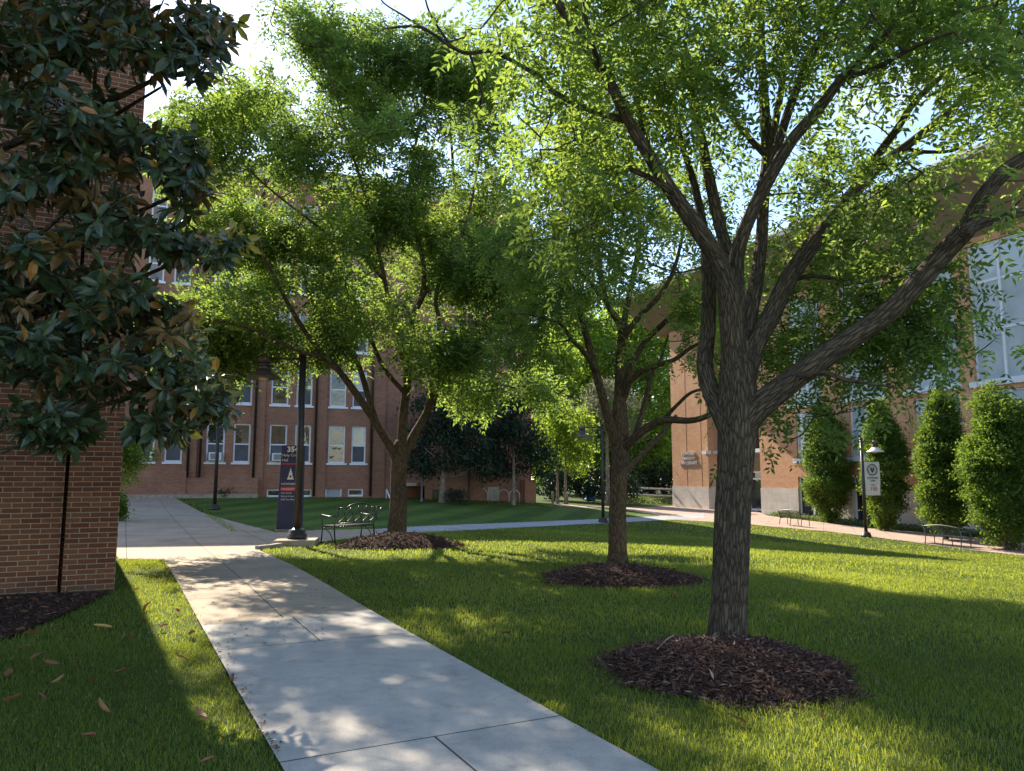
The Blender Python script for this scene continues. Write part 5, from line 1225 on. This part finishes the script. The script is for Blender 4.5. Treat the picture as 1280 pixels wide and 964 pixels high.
for i, (px, py, w) in enumerate(spots):
    g = G(px, py); o_ = bpy.data.objects.new('fallen_leaf', lm[i % 5]); col.objects.link(o_)
    o_.location = (g[0], g[1], g[2]+{'path':.03,'g':.05,'s':.05,'m':.08}[w]); s = rng.uniform(.4, .9)
    o_.rotation_euler = (rng.normal(0,.35), rng.normal(0,.35), rng.uniform(0,6.28)); o_.scale = (s,s,s)
    right = px > 500
    if w == 'path': tag(o_, 'single curled brown leaf lying on the left edge of the concrete path', 'leaf')
    elif right: tag(o_, 'small brown leaf scattered on the lawn right of the path', 'leaf', 'brown leaves on the right lawn')
    elif w == 's': tag(o_, 'dry brown leaf on the dark soil under the magnolia', 'leaf', 'brown leaves on the soil bed')
    else: tag(o_, 'dry brown leaf in the grass left of the path', 'leaf', 'brown leaves in the left grass')
for (px, py), lb in (((128,790),'bright yellow leaf in the grass near the brick corner'),):
    g = G(px, py); o_ = bpy.data.objects.new('fallen_leaf', ym); col.objects.link(o_); o_.location = (g[0],g[1],g[2]+.05); o_.rotation_euler = (.2,.1,.4); tag(o_, lb, 'leaf')
n_ = 420; u_ = rng.random(n_); bits = []
for k_ in range(n_):
    if k_ % 3: q_ = G(rng.uniform(150, 420), 620+rng.random()**.6*190)
    else: q_ = G(*(np.array([215,712])*(1-u_[k_])+np.array([350,950])*u_[k_]+rng.normal(0,6,2)))
    if inpoly(np.array([q_[0]]), np.array([q_[1]]), plaza)[0] or inpoly(np.array([q_[0]]), np.array([q_[1]]), near_path)[0]: bits.append(q_)
bits = np.array(bits); nb_ = len(bits); bits[:,2] += .03
V, Fc = leaf_quads(bits, unit(np.c_[rng.normal(0,1,(nb_,2)), rng.normal(0,.1,nb_)]), unit(np.c_[rng.normal(0,.3,(nb_,2)), np.ones(nb_)]), rng.uniform(.015,.06,nb_), rng.uniform(.008,.025,nb_))
o_ = np_mesh('leaf_litter', V, Fc, 'dead_leaf', tint=np.repeat(rng.random(nb_)*.8, 4)); tag(o_, 'small brown leaf bits scattered on the paving and along its edge', 'leaf litter', kind='stuff')
q1, q2 = G(822,838), G(845,822)
o_ = MB().tube([q1+[0,0,.17],(q1+q2)/2+[0,0,.2],q2+[0,0,.2]], [.006,.005,.003], 6).build('twig', 'timber'); tag(o_, 'pale dry twig lying on the nearest mulch mound', 'twig')

# ------------------------------------------------------------------ sun, sky, camera, render
EL, AZ = R(37.5), R(-30)
w = bpy.data.worlds.new('World'); scene.world = w; w.use_nodes = True; nt = w.node_tree
bg = nt.nodes['Background']; sky = nt.nodes.new('ShaderNodeTexSky'); sky.sky_type = 'NISHITA'; sky.sun_disc = False
sky.sun_elevation = EL; sky.sun_rotation = AZ; sky.air_density = 1.0; sky.dust_density = .25; sky.ozone_density = 1.3
tc = nt.nodes.new('ShaderNodeTexCoord'); mp = nt.nodes.new('ShaderNodeMapping'); mp.inputs['Scale'].default_value = (1.4,1.4,3.2); L(nt, tc.outputs['Generated'], mp.inputs[0])
n1 = noise(nt, mp.outputs[0], 1.9, 8, .62)
cl = ramp(nt, n1.outputs['Fac'], [(.56,(0,)*3),(.76,(1,)*3)]).outputs[0]
cm = mixc(nt, math_(nt, 'MULTIPLY', cl, .7), sky.outputs[0], (5.0,5.1,5.3))
L(nt, cm, bg.inputs['Color']); bg.inputs['Strength'].default_value = .125
sd = Vector((math.sin(AZ)*math.cos(EL), math.cos(AZ)*math.cos(EL), math.sin(EL)))
su = bpy.data.lights.new('sun', 'SUN'); su.energy = 4.5; su.angle = R(.5); su.color = (1.0,.89,.72)
so = bpy.data.objects.new('sun', su); col.objects.link(so); so.rotation_euler = sd.to_track_quat('Z', 'Y').to_euler(); so.location = sd*80

cam = bpy.data.cameras.new('camera'); co_ = bpy.data.objects.new('camera', cam); col.objects.link(co_)
cam.sensor_width = 36; cam.sensor_fit = 'HORIZONTAL'; cam.lens = F/1280*36; cam.clip_start = .05; cam.clip_end = 4000
co_.location = (0,0,CAMZ); co_.rotation_euler = (R(90)+PITCH, 0, 0); scene.camera = co_
scene.render.resolution_x = 1024; scene.render.resolution_y = 771
vs = scene.view_settings; vs.view_transform = 'Standard'; vs.look = 'None'; vs.gamma = 1; vs.exposure = 1.48
